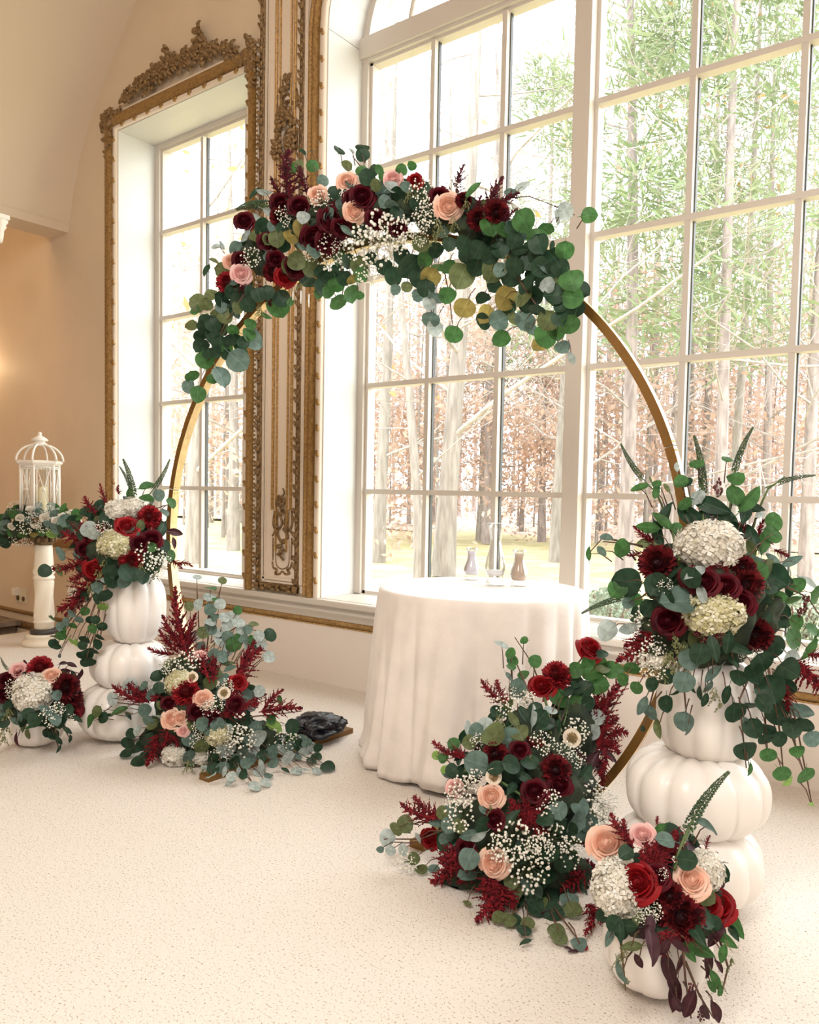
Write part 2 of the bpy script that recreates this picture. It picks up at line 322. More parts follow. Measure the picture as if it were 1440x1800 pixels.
# left wall mouldings below the chair line: gilt rails seen behind the pedestal
def rail(name, x0, x1, zc, h, v, m, n=7):
    mb = MB(); pr = [(-h / 2, 0)] + [(-h / 2 * math.cos(PI * k / n), v * math.sin(PI * k / n) + 0.002) for k in range(1, n)] + [(h / 2, 0)]
    sweep(mb, [(x0, WY, zc), (x1, WY, zc)], pr); return struct(put(name, mb, m))
rail('trim_5', -9.4, -5.81, 0.705, 0.075, 0.03, GOLD); rail('trim_6', -9.4, -6.41, 0.042, 0.035, 0.02, GOLD)
mb = MB(); mb.box((-9.4, WY - 0.03, -0.36), (-6.42, WY, -0.09)); struct(put('baseboard_back', mb, PAINT, flat=True))
rail('trim_7', -9.4, -6.42, -0.075, 0.07, 0.045, GOLDD)
# window sill with its moulded apron and gilt half round
mb = MB(); xs0, xs1 = -5.81, 2.9
prof = [(0, 0.53), (0.055, 0.53), (0.06, 0.522), (0.06, 0.497), (0.052, 0.49), (0.03, 0.487), (0.03, 0.472), (0.042, 0.468), (0.044, 0.455), (0.038, 0.445), (0.028, 0.43), (0.022, 0.416), (0.02, 0.408), (0, 0.408)]
for xa, xb in [(xs0, xs1)]:
    vs = [(x, WY - v, z) for x in (xa, xb) for v, z in prof]; n = len(prof)
    mb.add(vs, [(i, i + 1, i + 1 + n, i + n) for i in range(n - 1)] + [tuple(range(n))[::-1], tuple(range(n, 2 * n))])
mb.box((X1L + 0.007, WY, 0.5), (X1R - 0.007, -0.005, 0.532)); mb.box((X2L + 0.007, WY, 0.5), (X2R - 0.007, -0.005, 0.532))
struct(put('trim_8', mb, TRIM, flat=True))
rail('trim_9', xs0, xs1, 0.391, 0.036, 0.03, GOLD)
mb = MB(); mb.box((-6.40, WY - 0.005, 0.0), (2.95, WY, 0.36)); struct(put('trim_11', mb, LOWWALL, flat=True))  # overlay below the sill with the painted floor bounce
rail('trim_10', xs0, xs1, 0.366, 0.012, 0.012, GOLDL)

# ------------------------------------------------------------------ windows: frames, muntins, panes
def window(name, cols, rows, jamb_l, jamb_r, zb, zt, extra):
    root = bpy.data.objects.new(name, None); C.objects.link(root); struct(root); ROOT[root.name] = (0, 0, 0)
    extra(root)
    mw = 0.030
    for (xa, xb, inner, zt_) in cols:
        for x in inner:
            for k in range(len(rows) - 1):
                mb = MB(); mb.box((x - mw / 2, -0.028, rows[k] + mw / 2), (x + mw / 2, 0.03, rows[k + 1] - mw / 2)); put('muntin', mb, TRIM, root, flat=True); mb = MB(); mb.box((x + mw / 2, 0.006, rows[k] + mw / 2), (x + mw / 2 + 0.007, 0.03, rows[k + 1] - mw / 2)); put('glazing_gasket', mb, GASKET, root, flat=True)
        for z in rows[1:-1]:
            mb = MB(); mb.box((xa, -0.032, z - mw / 2), (xb, 0.032, z + mw / 2)); put('muntin', mb, TRIM, root, flat=True)
        ex = [xa] + list(inner) + [xb]
        for i in range(len(ex) - 1):
            for k in range(len(rows) - 1):
                mb = MB(); mb.box((ex[i], 0.0, rows[k]), (ex[i + 1], 0.005, rows[k + 1])); put('glass_pane', mb, PANE, root, flat=True)
    return root
def ex1(root):
    mb = MB()
    for a, b in [((X1L, -0.03, Z1B), (-5.60, 0.06, Z1T)), ((-4.13 - 0.07, -0.03, Z1B), (X1R, 0.06, Z1T)), ((-5.60, -0.03, 3.905), (-4.2, 0.06, Z1T)), ((-5.60, -0.03, Z1B), (-4.2, 0.06, 0.545))]: mb.box(a, b)
    mb.box((-5.60, -0.012, 0.545), (-5.578, 0.05, 3.905)); mb.box((-4.222, -0.012, 0.545), (-4.2, 0.05, 3.905)); mb.box((-5.578, -0.012, 3.885), (-4.222, 0.05, 3.905)); mb.box((-5.578, -0.012, 0.545), (-4.222, 0.05, 0.56))
    put('sash_frame', mb, TRIM, root, flat=True)
ZR = [1.2017, 1.8817, 2.5617, 3.2417]
window('window_1', [(-5.578, -4.222, (-5.065, -4.56), 0)], [0.56] + ZR + [3.885], 0, 0, 0, 0, ex1)
def ex2(root):
    mb = MB()
    def fr(xa, xb):      # one sash surround between xa and xb
        mb.box((xa, -0.02, Z2B), (xa + 0.022, 0.05, 3.91)); mb.box((xb - 0.022, -0.02, Z2B), (xb, 0.05, 3.91)); mb.box((xa, -0.02, Z2B), (xb, 0.05, 0.556)); mb.box((xa, -0.02, 3.89), (xb, 0.05, 3.93))
    fr(-3.396, -1.945); fr(-1.855, 0.215); fr(0.305, 1.73)
    put('sash_frame', mb, TRIM, root, flat=True)
    mb = MB(); mb.box((X2L + e, -0.045, Z2B), (-3.396, 0.06, 4.0)); mb.box((1.73, -0.045, Z2B), (X2R - e, 0.06, 4.0)); mb.box((X2L + e, -0.045, Z2B), (X2R - e, 0.06, 0.536)); put('jamb_frame', mb, TRIM, root, flat=True)
    mb = MB(); mb.box((X2L + e, -0.075, 3.925), (X2R - e, 0.06, 4.048)); mb.box((X2L + e, -0.05, 3.905), (X2R - e, 0.06, 3.925)); put('transom', mb, TRIM, root, flat=True)
    for xm in (-1.90, 0.26):
        mb = MB(); mb.box((xm - 0.047, -0.085, Z2B), (xm + 0.047, 0.06, Z2T - 0.006)); put('mullion', mb, TRIM, root, flat=True)
    mb = MB(); ri = R2 - 0.055
    a1 = [(X2L + R2 - (R2 - e) * math.cos(a), Z2S + (R2 - e) * math.sin(a)) for a in [PI / 2 * i / 12 for i in range(13)]]; a2 = [(X2L + R2 - ri * math.cos(a), Z2S + ri * math.sin(a)) for a in [PI / 2 * i / 12 for i in range(13)]]
    for i in range(12): mb.prism([a1[i], a1[i + 1], a2[i + 1], a2[i]], -0.045, 0.06)
    mb.box((X2L + R2, -0.045, Z2T - 0.06), (X2R, 0.06, Z2T - 0.006)); put('arch_frame', mb, TRIM, root, flat=True)
    mb = MB(); cx0 = X2L + R2 + 0.04; pts = [(cx0 - 0.40 * math.cos(a), 0.0, 4.05 + 0.40 * math.sin(a)) for a in [PI / 2 * i / 10 for i in range(11)]]
    mb.tube(pts, 0.018, 6); mb.tube([(cx0 - 0.28, 0, 4.05 + 0.28), (cx0 - 0.47, 0, 4.05 + 0.47)], 0.015, 6); put('muntin', mb, TRIM, root)
    mb = MB(); mb.prism([(X2L + e, 4.04)] + ins[1:-1] + [(X2R - e, 4.04)], 0.0, 0.005); put('glass_pane', mb, PANE, root, flat=True)
window('window_2', [(-3.374, -1.967, (-2.90, -2.407), 0), (-1.833, 0.193, (-1.345, -0.851, -0.357), 0), (0.327, 1.708, (0.80, 1.29), 0)], [0.556] + ZR + [3.908], 0, 0, 0, 0, ex2)

# ------------------------------------------------------------------ gilded mouldings
BAND = [(0.028, 0.0), (0.030, 0.030), (0.040, 0.050), (0.055, 0.062), (0.072, 0.064), (0.088, 0.056), (0.098, 0.040), (0.102, 0.0)]
CREAM1 = [(0.0, 0.0), (0.0, 0.024), (0.006, 0.030), (0.022, 0.030), (0.028, 0.022), (0.028, 0.0)]
CREAM2 = [(0.102, 0.0), (0.102, 0.036), (0.108, 0.040), (0.116, 0.038), (0.118, 0.0)]
fr1 = thing('gilded_window_frame', 'ornate gilded frame with ribbon ticks and corner scrolls around the narrow left window', 'frame', (-4.9, WY, 0.53))
pth = [(X1L, WY, 0.532), (X1L, WY, Z1T), (X1R, WY, Z1T), (X1R, WY, 0.532)]
for nm, pr, m in (('inner_fillet', CREAM1, PANELP), ('gilt_band', BAND, GOLD), ('outer_fillet', CREAM2, PANELP)):
    mb = MB(); sweep(mb, pth, pr); put(nm, mb, m, fr1)
tick = MB(); tick.lathe([(0.0, -0.021), (0.009, -0.021), (0.013, -0.012), (0.010, 0.0), (0.013, 0.012), (0.009, 0.021), (0.0, 0.021)], 8, cap=False); tick = tick.mesh('gilt_ribbon'); tick.materials.append(GOLD)
def ticks(parent, pts, diag=0.5):
    for p, dirv in pts:
        d = (V(dirv) + V((0, -1, 0)).cross(V(dirv)) * diag).normalized(); n = V((0, -1, 0))
        put('gilt_ribbon', tick, None, parent, basis(p, n.cross(d), n, d))
tp = []
for k in range(22): tp.append((V((X1L - 0.012, WY - 0.03, 0.62 + 0.155 * k)), (0, 0, 1))); tp.append((V((X1R + 0.012, WY - 0.03, 0.62 + 0.155 * k)), (0, 0, 1)))
for k in range(9): tp.append((V((X1L + 0.11 + 0.164 * k, WY - 0.03, Z1T + 0.012)), (1, 0, 0)))
ticks(fr1, tp)
mb = MB()
for k in range(120): mb.ball((X1L - 0.110, WY - 0.036, 0.55 + k * 0.0288), 0.009, sub=0); mb.ball((X1R + 0.110, WY - 0.036, 0.55 + k * 0.0288), 0.009, sub=0)
stuff(put('bead_row', mb, GOLDD, fr1))
# carved ornament: curled leaves and rosettes
def curl(mb, p, ang, ln, wd, lift=0.03, mi=0):
    """a cupped acanthus lobe lying in the wall plane"""
    d = V((math.cos(ang), 0, math.sin(ang))); s = V((-math.sin(ang), 0, math.cos(ang))); n = V((0, -1, 0)); vs = []
    for i in range(5):
        t = i / 4; ww = wd * math.sin(PI * min(1, 0.18 + 0.82 * t)) * 0.5 + 0.002; hh = lift * math.sin(PI * t * 0.8) + 0.012
        for k in (-1, -0.5, 0, 0.5, 1): vs.append(p + d * (ln * t) + s * (ww * k) + n * (hh - abs(k) * 0.012 + (0.006 if abs(k) == 0.5 else 0)))
    mb.add(vs, [(i * 5 + k, i * 5 + k + 1, i * 5 + k + 6, i * 5 + k + 5) for i in range(4) for k in range(4)], mi)
def rosette(mb, p, r, mi=0):
    a0 = random.random() * 6
    for k in range(7): curl(mb, p + V((math.cos(a0 + k * 0.9), 0, math.sin(a0 + k * 0.9))) * r * 0.15, a0 + k * 0.9, r, r * 0.8, r * 0.7, mi)
    for k in range(5): curl(mb, p + V((0, -r * 0.35, 0)), a0 + k * 1.26, r * 0.6, r * 0.5, r * 0.5, mi)
    mb.ball(p + V((0, -r * 0.7, 0)), r * 0.28, mi, 1)
def ornament(name, spots, parent, m=GOLDD):
    mb = MB()
    for kind, x, z, r in spots:
        p = V((x, WY - 0.02, z))
        if kind == 'r': rosette(mb, p, r)
        else:
            for k in range(4): curl(mb, p + V((random.uniform(-r, r) * 0.3, -random.random() * 0.015, random.uniform(-r, r) * 0.3)), random.random() * 6.28, r * random.uniform(0.8, 1.3), r * 0.7, 0.03)
    return put(name, mb, m, parent)
for sx, xc, nm in ((1, X1L - 0.07, 'corner_ornament'), (-1, X1R + 0.065, 'corner_ornament')):
    sp = [('l', xc + sx * dx, Z1T + 0.07 + dz, r) for dx, dz, r in [(0, 0, 0.075), (0.07, 0.02, 0.07), (0.13, 0.025, 0.05), (0.18, 0.035, 0.035), (0, -0.08, 0.07), (-0.01, -0.15, 0.05), (0.0, -0.21, 0.035), (-0.045, 0.045, 0.05), (0.04, 0.075, 0.05), (-0.04, -0.05, 0.05), (0.03, 0.03, 0.06), (0, -0.26, 0.022)]]
    co = ornament(nm, sp, fr1); ornament('rosette', [('r', xc, Z1T + 0.06, 0.045)], co)
sp = []
for k in range(27):
    t = k / 26; x = -5.50 + 1.20 * t; z = 4.115 + 0.115 * math.sin(PI * t) ** 0.8 * (0.7 + 0.3 * abs(math.sin(k * 1.3))) - 0.005
    sp.append(('r' if k % 3 == 1 else 'l', x, z, random.uniform(0.04, 0.06)))
    if 4 < k < 22: sp.append(('l', x + 0.02, z - 0.055, 0.045))
for dx, dz in ((0, 0.06), (0.03, 0.02), (-0.03, 0.03), (0, 0.10)): sp.append(('l', -4.62 + dx, 4.24 + dz, 0.055)); sp.append(('l', -4.98 + dx, 4.22 + dz, 0.045))
crest = thing('carved_crest', 'carved floral crest of gilt roses and leaves on the wall above the narrow window frame', 'carving', (-4.9, WY, 4.12))
lf = ornament('leaf_scrolls', [q for q in sp if q[0] == 'l'], crest)
for q in sp:
    if q[0] == 'r': ornament('carved_rose', [q], crest)

# pilaster panel between the two windows
PB, PT = 0.545, 5.2
pil = thing('pilaster_panel', 'tall cream pilaster panel with gilt lines, leaf-carved borders and drop ornaments between the windows', 'panel', (-3.83, WY, 0.53))
mb = MB(); mb.box((-4.024, WY - 0.012, PB), (-3.585, WY - 0.001, PT)); put('panel_board', mb, PANELP, pil, flat=True)
mb = MB()
for x0, x1, v in ((-3.972, -3.962, 0.022), (-3.955, -3.935, 0.026), (-3.615, -3.588, 0.024)): mb.box((x0, WY - v, PB + 0.055), (x1, WY - 0.001, PT))
mb.box((-3.972, WY - 0.022, PB + 0.05), (-3.66, WY - 0.001, PB + 0.062)); mb.box((-3.955, WY - 0.026, PB + 0.07), (-3.665, WY - 0.001, PB + 0.083)); put('cream_fillet', mb, PANELP, pil, flat=True)
for xc, h in ((-3.943, 0.010), (-3.874, 0.020), (-3.838, 0.010), (-3.738, 0.010), (-3.706, 0.020)):
    mb = MB(); zb = PB + 0.09 if xc == -3.943 else (1.07 if h == 0.020 else 0.80)
    sweep(mb, [(xc, WY - 0.012, zb), (xc, WY - 0.012, PT)], [(-h / 2, 0), (-h / 2, 0.008), (-h / 4, 0.014), (h / 4, 0.014), (h / 2, 0.008), (h / 2, 0)]); put('gilt_line', mb, GOLDL, pil)
def leafrope(x0, z0, x1, z1, wd):
    mb = MB(); d = V((x1 - x0, 0, z1 - z0)); ln = d.length; d.normalize(); s = V((-d.z, 0, d.x)); n = int(ln / 0.05)
    pr = [(-wd / 2, 0), (-wd / 2, 0.016), (wd / 2, 0.016), (wd / 2, 0)]; sweep(mb, [(x0, WY - 0.008, z0), (x1, WY - 0.008, z1)], pr)
    for k in range(n):
        p = V((x0, WY - 0.024, z0)) + d * ((k + 0.5) * ln / n); a = math.atan2(d.z, d.x)
        if k % 3 == 2: mb.ball(p, wd * 0.38, sub=1, sq=(0.8, 0.7, 1.5) if abs(d.z) > 0.5 else (1.5, 0.7, 0.8))
        else:
            curl(mb, p - d * 0.024 + s * wd * 0.05, a + 0.4, 0.045, wd * 0.5, 0.012); curl(mb, p - d * 0.024 - s * wd * 0.05, a - 0.4, 0.045, wd * 0.5, 0.012)
    return stuff(put('leaf_border', mb, GOLDD, pil))
leafrope(-4.003, PB, -4.003, PT, 0.036); leafrope(-3.640, PB, -3.640, PT, 0.036); leafrope(-4.02, PB + 0.022, -3.62, PB + 0.022, 0.045)
def scroll(name, polys, lobes, m=GOLDL):
    mb = MB()
    for pts, r in polys:
        P = [wp(x, y, 0.014) for x, y in pts]; Q = []
        for i in range(len(P) - 1):
            a, b, c2, d2 = P[max(i - 1, 0)], P[i], P[i + 1], P[min(i + 2, len(P) - 1)]
            for t in (0, .25, .5, .75): Q.append(0.5 * ((2 * b) + (c2 - a) * t + (2 * a - 5 * b + 4 * c2 - d2) * t * t + (3 * b - a - 3 * c2 + d2) * t ** 3))
        Q.append(P[-1]); mb.tube(Q, [r * (0.55 + 0.45 * math.sin(PI * (i + 1) / (len(Q) + 1))) for i in range(len(Q))], 6)
    for x, y, r, k in lobes:
        p = wp(x, y, 0.014)
        if k == 'r': rosette(mb, p, r)
        else:
            for j in range(3): curl(mb, p + V((random.uniform(-r, r) * 0.3, 0, random.uniform(-r, r) * 0.3)), random.random() * 6.28, r * 1.1, r * 0.7, 0.02)
    return put(name, mb, m, pil)
scroll('lower_ornament', [([(489, 895), (488, 925), (491, 945), (497, 950), (504, 945), (507, 925), (508, 895)], 0.008), ([(483, 898), (481, 920), (484, 932), (479, 942)], 0.010), ([(513, 898), (514, 920), (511, 932), (516, 942)], 0.010),
    ([(484, 934), (490, 932), (496, 920), (493, 905), (498, 898), (503, 905), (500, 920), (506, 932), (512, 934)], 0.010), ([(488, 940), (493, 950), (498, 954), (503, 950), (508, 940)], 0.011),
    ([(480, 945), (480, 985)], 0.006), ([(513, 945), (512, 985)], 0.006), ([(485, 945), (485, 988), (492, 999), (501, 999), (508, 989), (508, 945)], 0.004),
    ([(479, 987), (481, 998), (487, 1001), (484, 1008), (491, 1009), (496, 1004)], 0.009), ([(513, 988), (511, 998), (505, 1001), (509, 1008), (502, 1009), (497, 1004)], 0.009), ([(497, 858), (500, 866), (497, 872)], 0.006)],
    [(497, 880, 0.035, 'r'), (494, 888, 0.03, 'l'), (501, 888, 0.03, 'l'), (497, 958, 0.03, 'l'), (498, 966, 0.03, 'l'), (495, 975, 0.022, 'l'), (499, 983, 0.02, 'l'), (498, 897, 0.03, 'l'), (490, 928, 0.028, 'l'), (506, 928, 0.028, 'l')], GOLDD)
scroll('upper_ornament', [([(488, 168), (487, 185), (490, 198), (497, 192), (499, 183), (508, 178), (516, 182), (520, 188)], 0.013), ([(521, 155), (523, 175), (519, 190)], 0.012), ([(497, 178), (505, 165), (513, 172)], 0.009), ([(497, 140), (498, 160), (496, 178)], 0.007),
    ([(489, 225), (487, 250), (490, 275)], 0.014), ([(519, 225), (522, 250), (517, 275)], 0.014), ([(504, 230), (500, 245), (505, 262)], 0.010), ([(490, 275), (493, 300), (489, 330)], 0.008), ([(516, 275), (514, 300), (517, 330)], 0.008)],
    [(505, 148, 0.05, 'l'), (504, 160, 0.045, 'l'), (505, 200, 0.05, 'r'), (503, 212, 0.06, 'r'), (497, 222, 0.05, 'l'), (514, 212, 0.05, 'l'), (490, 232, 0.05, 'l'), (518, 222, 0.05, 'l'), (488, 255, 0.045, 'l'), (516, 255, 0.05, 'r'), (508, 262, 0.045, 'l'), (492, 268, 0.05, 'r'), (500, 278, 0.04, 'l'), (520, 240, 0.04, 'l'), (505, 188, 0.04, 'l'), (500, 300, 0.035, 'l'), (508, 310, 0.03, 'l'), (503, 330, 0.03, 'l')], GOLDD)
# gilded frame around the wide arched window
fr2 = thing('gilded_arch_frame', 'gilded moulding with beads and ribbon ticks edging the wide arched window', 'frame', (X2L, WY, 0.53))
pth = [(X2L, WY, 0.532)] + [(x, WY, z) for x, z in arcL] + [(x, WY, z) for x, z in arcR[::-1]] + [(X2R, WY, 0.532)]
CR = [(0.0, 0.0), (0.0, 0.02), (0.008, 0.028), (0.036, 0.028), (0.042, 0.02), (0.042, 0.0)]
BD = [(0.042, 0.0), (0.045, 0.035), (0.055, 0.052), (0.068, 0.056), (0.080, 0.050), (0.090, 0.030), (0.094, 0.0)]
OU = [(0.094, 0), (0.094, 0.018), (0.116, 0.018), (0.118, 0.026), (0.132, 0.026), (0.134, 0)]
for nm, pr, m in (('inner_fillet', CR, PANELP), ('gilt_band', BD, GOLD), ('bead_bed', OU, GOLDL)):
    mb = MB(); sweep(mb, pth, pr); put(nm, mb, m, fr2)
mb = MB()
for k in range(135): mb.ball((X2L - 0.105, WY - 0.02, 0.545 + k * 0.0256), 0.008)
stuff(put('bead_row', mb, GOLDD, fr2))
tp = [(V((X2L - 0.018, WY - 0.028, 0.64 + 0.158 * k)), (0, 0, 1)) for k in range(22)] + [(V((arcL[i][0] - 0.012, WY - 0.028, arcL[i][1] + 0.012)), (math.sin(PI / 2 * i / 10), 0, math.cos(PI / 2 * i / 10))) for i in (2, 5, 8)]
ticks(fr2, tp)

# ================================================================== furniture and props
# round table under its cloth
TX, TY, TR, TH = -1.895, -0.940, 0.46, 0.782
tb = thing('round_table', 'round pedestal table hidden under the floor-length ivory cloth', 'table', (TX, TY, 0))
mb = MB(); mb.lathe([(0.0, 0.735), (0.43, 0.735), (0.435, 0.745), (0.435, 0.768), (0.43, 0.774), (0.0, 0.774)], 40, c=(TX, TY, 0), cap=False); put('tabletop', mb, STAIR, tb)
mb = MB(); mb.lathe([(0.0, 0.0), (0.24, 0.0), (0.24, 0.03), (0.05, 0.06), (0.04, 0.4), (0.05, 0.70), (0.12, 0.734), (0.0, 0.734)], 20, c=(TX, TY, 0), cap=False); put('pedestal', mb, STAIR, tb)
def foldfn(th, r, z):
    t = max(0.0, (TH - z) / TH)
    u = 8.0 * th + 1.1 * math.sin(2 * th + 0.5) + 0.8 * math.sin(3 * th); ridge = abs(math.sin(u)) ** 0.7 * 2 - 1.15          # broad rounded folds with sharp valleys
    a = min(1, t * 1.25) ** 0.8 * (0.026 * ridge + 0.010 * math.sin(21 * th + 2.5 * math.sin(3 * th) + 3 * t) + 0.006 * math.sin(37 * th + 5 * t))
    bulge = 0.016 * math.exp(-((z - 0.06 - 0.03 * math.sin(3 * th)) / 0.05) ** 2) * (1 + math.sin(5 * th + 1))
    rr = r + (a + bulge if r > 0.455 else 0); return (rr * math.cos(th), rr * math.sin(th), z + (0.010 * (1 + math.sin(5 * th + 2)) if z < 0.06 else 0))
pr = [(0.0, TH), (0.2, TH), (0.4, TH), (0.447, TH), (0.456, TH - 0.003), (0.461, TH - 0.012)]
for k in range(1, 31): t = k / 30; pr.append((0.463 + 0.034 * t ** 0.8, TH - 0.012 - (TH - 0.012 - 0.010) * t))
pr.append((0.46, 0.008))
mb = MB(); mb.lathe(pr, 300, c=(TX, TY, 0), fn=foldfn, cap=False)
tag(put('tablecloth', mb, CLOTH), 'floor-length ivory cloth falling in soft folds over the round table', 'tablecloth')
def vase(label, px, py, h, prof, inner, sand, fillh):
    p = at_z(px, py, TH); t = thing('glass_vase', label, 'vase', p); p.z = TH + 0.001
    mb = MB(); mb.lathe([(r * h, z * h) for r, z in prof] + [(r * h - 0.0025, z * h) for r, z in prof[::-1] if z > 0.16], 28, c=p, cap=False); put('glass', mb, VGLASS, t)
    mb = MB(); q = [(max(0.002, r * h - 0.005), z * h) for r, z in prof if 0.15 < z <= fillh]
    mb.lathe([(0.0, q[0][1])] + q + [(0.0, q[-1][1])], 24, c=p, cap=False); put('sand_fill', mb, sand, t)
    return t
VP = [(r * 1.18, z) for r, z in [(0.0, 0.0), (0.20, 0.0), (0.205, 0.03), (0.17, 0.10), (0.175, 0.16), (0.215, 0.24), (0.225, 0.32), (0.20, 0.44), (0.155, 0.56), (0.13, 0.68), (0.125, 0.78), (0.145, 0.90), (0.17, 1.0)]]
vase('small glass vase filled with pale lilac sand, left of the tall clear one', 829, 1019, 0.155, VP, 0, SANDL, 0.92)
vase('small glass vase filled with tan sand, right of the tall clear one', 912, 1030, 0.165, VP, 0, SANDB, 0.92)
VT = [(r * 1.12, z) for r, z in [(0.0, 0.0), (0.135, 0.0), (0.138, 0.02), (0.12, 0.07), (0.125, 0.16), (0.145, 0.24), (0.15, 0.32), (0.13, 0.44), (0.10, 0.56), (0.083, 0.68), (0.083, 0.78), (0.105, 0.90), (0.145, 1.0)]]
vase('tall clear glass vase in the middle of the table with white sand at its foot', 870, 1029, 0.285, VT, 0, SANDW, 0.28)

# gold hoop arch
HC = V((-2.10, -1.466, 0.957)); HR = 1.27; HPHI = 0.07
HU = V((math.cos(HPHI), math.sin(HPHI), 0)); HN = V((-math.sin(HPHI), math.cos(HPHI), 0))
def hoop_pt(a, r=HR, off=0.0): return HC + HU * (r * math.cos(a)) + V((0, 0, r * math.sin(a))) + HN * off
hoop = thing('hoop_arch', 'large round gold hoop arch on plank feet carrying the flower garland', 'arch', (HC.x, HC.y, 0))
T_, W_ = 0.030, 0.042; hoop_seg = []
for a0, a1 in ((-46.4, 19.0), (19.2, 94.0), (94.2, 169.0), (169.2, 226.4)):
    mb = MB(); n = int((a1 - a0) / 2) + 2; vs = []
    for i in range(n):
        a = math.radians(a0 + (a1 - a0) * i / (n - 1))
        vs += [hoop_pt(a, HR, 0), hoop_pt(a, HR - T_, 0), hoop_pt(a, HR - T_, W_), hoop_pt(a, HR, W_)]
    for j, mi in ((0, 0), (1, 1), (2, 0), (3, 1)):
        mb.add(vs, [(i * 4 + j, i * 4 + (j + 1) % 4, (i + 1) * 4 + (j + 1) % 4, (i + 1) * 4 + j) for i in range(n - 1)], mi)
    mb.add(vs[:4], [(0, 1, 2, 3)]); mb.add(vs[-4:], [(3, 2, 1, 0)])
    hoop_seg.append(put('hoop_segment', mb, [WOODG, HOOPIN], hoop, flat=True))
for adeg in (169.1, 19.1):
    a = math.radians(adeg); mb = MB()
    for da in (-0.012, 0.012):
        for o_ in (0.012, 0.030): mb.ball(hoop_pt(a + da, HR - T_ if adeg > 90 else HR, o_), 0.004, sub=1)
    put('bolt', mb, HOOPIN, hoop_seg[0 if adeg < 90 else 2])
for sx, xf, y0, y1 in ((-1, -2.61, -1.91, -1.02), (1, -1.56, -1.85, -1.30)):
    mb = MB(); mb.box((xf - 0.03, y0, 0.0), (xf + 0.03, y1, 0.024)); put('foot_plank', mb, WOODG, hoop, flat=True)
    xe = HC.x + sx * 0.875; yb = HC.y + sx * 0.06
    mb = MB(); mb.box((min(xe, xf) - 0.02, yb - 0.005, 0.0), (max(xe, xf) + 0.02, yb + 0.06, 0.0235)); put('base_bar', mb, WOODG, hoop, flat=True)
def crumple(name, label, c, s, seed, m=BLACK):
    mb = MB(); vs, fs = ico(4); q = []
    for x, y, z in vs:
        d = 0.95 + 0.30 * noise.noise(V((x * 1.3 + seed, y * 1.3, z * 1.3))) - 0.42 * abs(noise.noise(V((x * 1.7 + seed, y * 1.7, z * 1.7)))) - 0.14 * abs(noise.noise(V((x * 4, y * 4 + seed, z * 4))))
        q.append((c[0] + x * s[0] * d, c[1] + y * s[1] * d, max(c[2] - s[2] * 0.75, c[2] + z * s[2] * d)))
    mb.add(q, fs); return tag(put(name, mb, m), label, 'bag')
crumple('sandbag', 'crumpled black sandbag weighing down the left foot of the gold hoop', (-2.63, -1.21, 0.075), (0.14, 0.155, 0.062), 3.1)

# white pumpkins
def pumpkin(name, label, c, z0, z1, w, lobes, rot, group=None, top=0.25, power=2.4, planter=False, fl=0.5, seam=0.115):
    h = z1 - z0; R = w / 2; t = thing(name, label, 'pumpkin', (c[0], c[1], z0), group); pr = []
    n = 26
    for i in range(n + 1):
        u = -1 + 2 * i / n; rr = (1 - abs(u) ** power) ** (1 / 2.1) if abs(u) < 1 else 0.0
        pr.append((rr, u))
    def fn(th, r, u):
        s_ = abs(math.sin(lobes * (th + rot) / 2)); f = (1 - seam) + seam * s_ ** 0.42
        f *= 1 + 0.012 * math.sin(3 * th + rot * 5)
        dip = top * max(0, 1 - (r / 0.75)) ** 1.3 if u > 0 else 0.12 * max(0, 1 - (r / fl)) ** 1.0
        z = u * (1 - dip * (1 if u > 0 else -0) ) if u > 0 else max(u, -0.965)
        zz = (z + 0.965) / 1.965 * h * (1 - 0.03 * (1 - s_) * (r < 0.9))
        return (R * r * f * math.cos(th), R * r * f * math.sin(th), zz)
    prr = [(max(r, 0.0), u) for r, u in pr]
    mb = MB(); mb.lathe(prr, lobes * 10, c=(c[0], c[1], z0), fn=fn, cap=False); sh = put('shell', mb, PUMP, t)
    mb = MB(); mb.lathe([(0.0, 0.0), (R * 0.30, 0.0), (R * 0.26, h * 0.03), (R * 0.10, h * 0.05), (0.0, h * 0.05)], 14, c=(c[0], c[1], z0 + h * (1 - top * 0.55) - 0.004), cap=False); put('stem_stub', mb, STEMP, sh)
    return t
G1 = None
RX, RY = -0.716, -1.57
pumpkin('white_pumpkin', 'broad white pumpkin at the bottom of the right stack', (-0.745, -1.60), 0.0, 0.262, 0.44, 12, 0.25)
pumpkin('white_pumpkin', 'squat white pumpkin in the middle of the right stack', (-0.730, -1.575), 0.205, 0.470, 0.415, 12, 0.10)
pumpkin('white_pumpkin', 'tall white pumpkin on top of the right stack, spilling greenery', (-0.712, -1.545), 0.418, 0.745, 0.305, 10, 0.30, power=2.8, top=0.08, fl=0.7)
pumpkin('white_pumpkin', 'broad white pumpkin at the bottom of the left stack', (-3.372, -1.795), 0.0, 0.285, 0.41, 11, 0.2)
pumpkin('white_pumpkin', 'squat white pumpkin in the middle of the left stack', (-3.357, -1.765), 0.235, 0.485, 0.365, 10, 0.55)
pumpkin('white_pumpkin', 'tall white pumpkin on top of the left stack beside the hoop', (-3.349, -1.742), 0.452, 0.815, 0.292, 11, 0.1, power=2.8, top=0.08, fl=0.7)
pumpkin('pumpkin_planter', 'small white pumpkin planter standing on the carpet at the far right front', (-0.660, -2.066), 0.0, 0.205, 0.262, 8, 0.02, power=2.6, top=0.06, fl=0.6)
pumpkin('pumpkin_planter', 'small white pumpkin planter standing on the carpet at the left edge', (-3.575, -2.108), 0.0, 0.185, 0.245, 9, 0.3, power=2.6, top=0.06, fl=0.6)

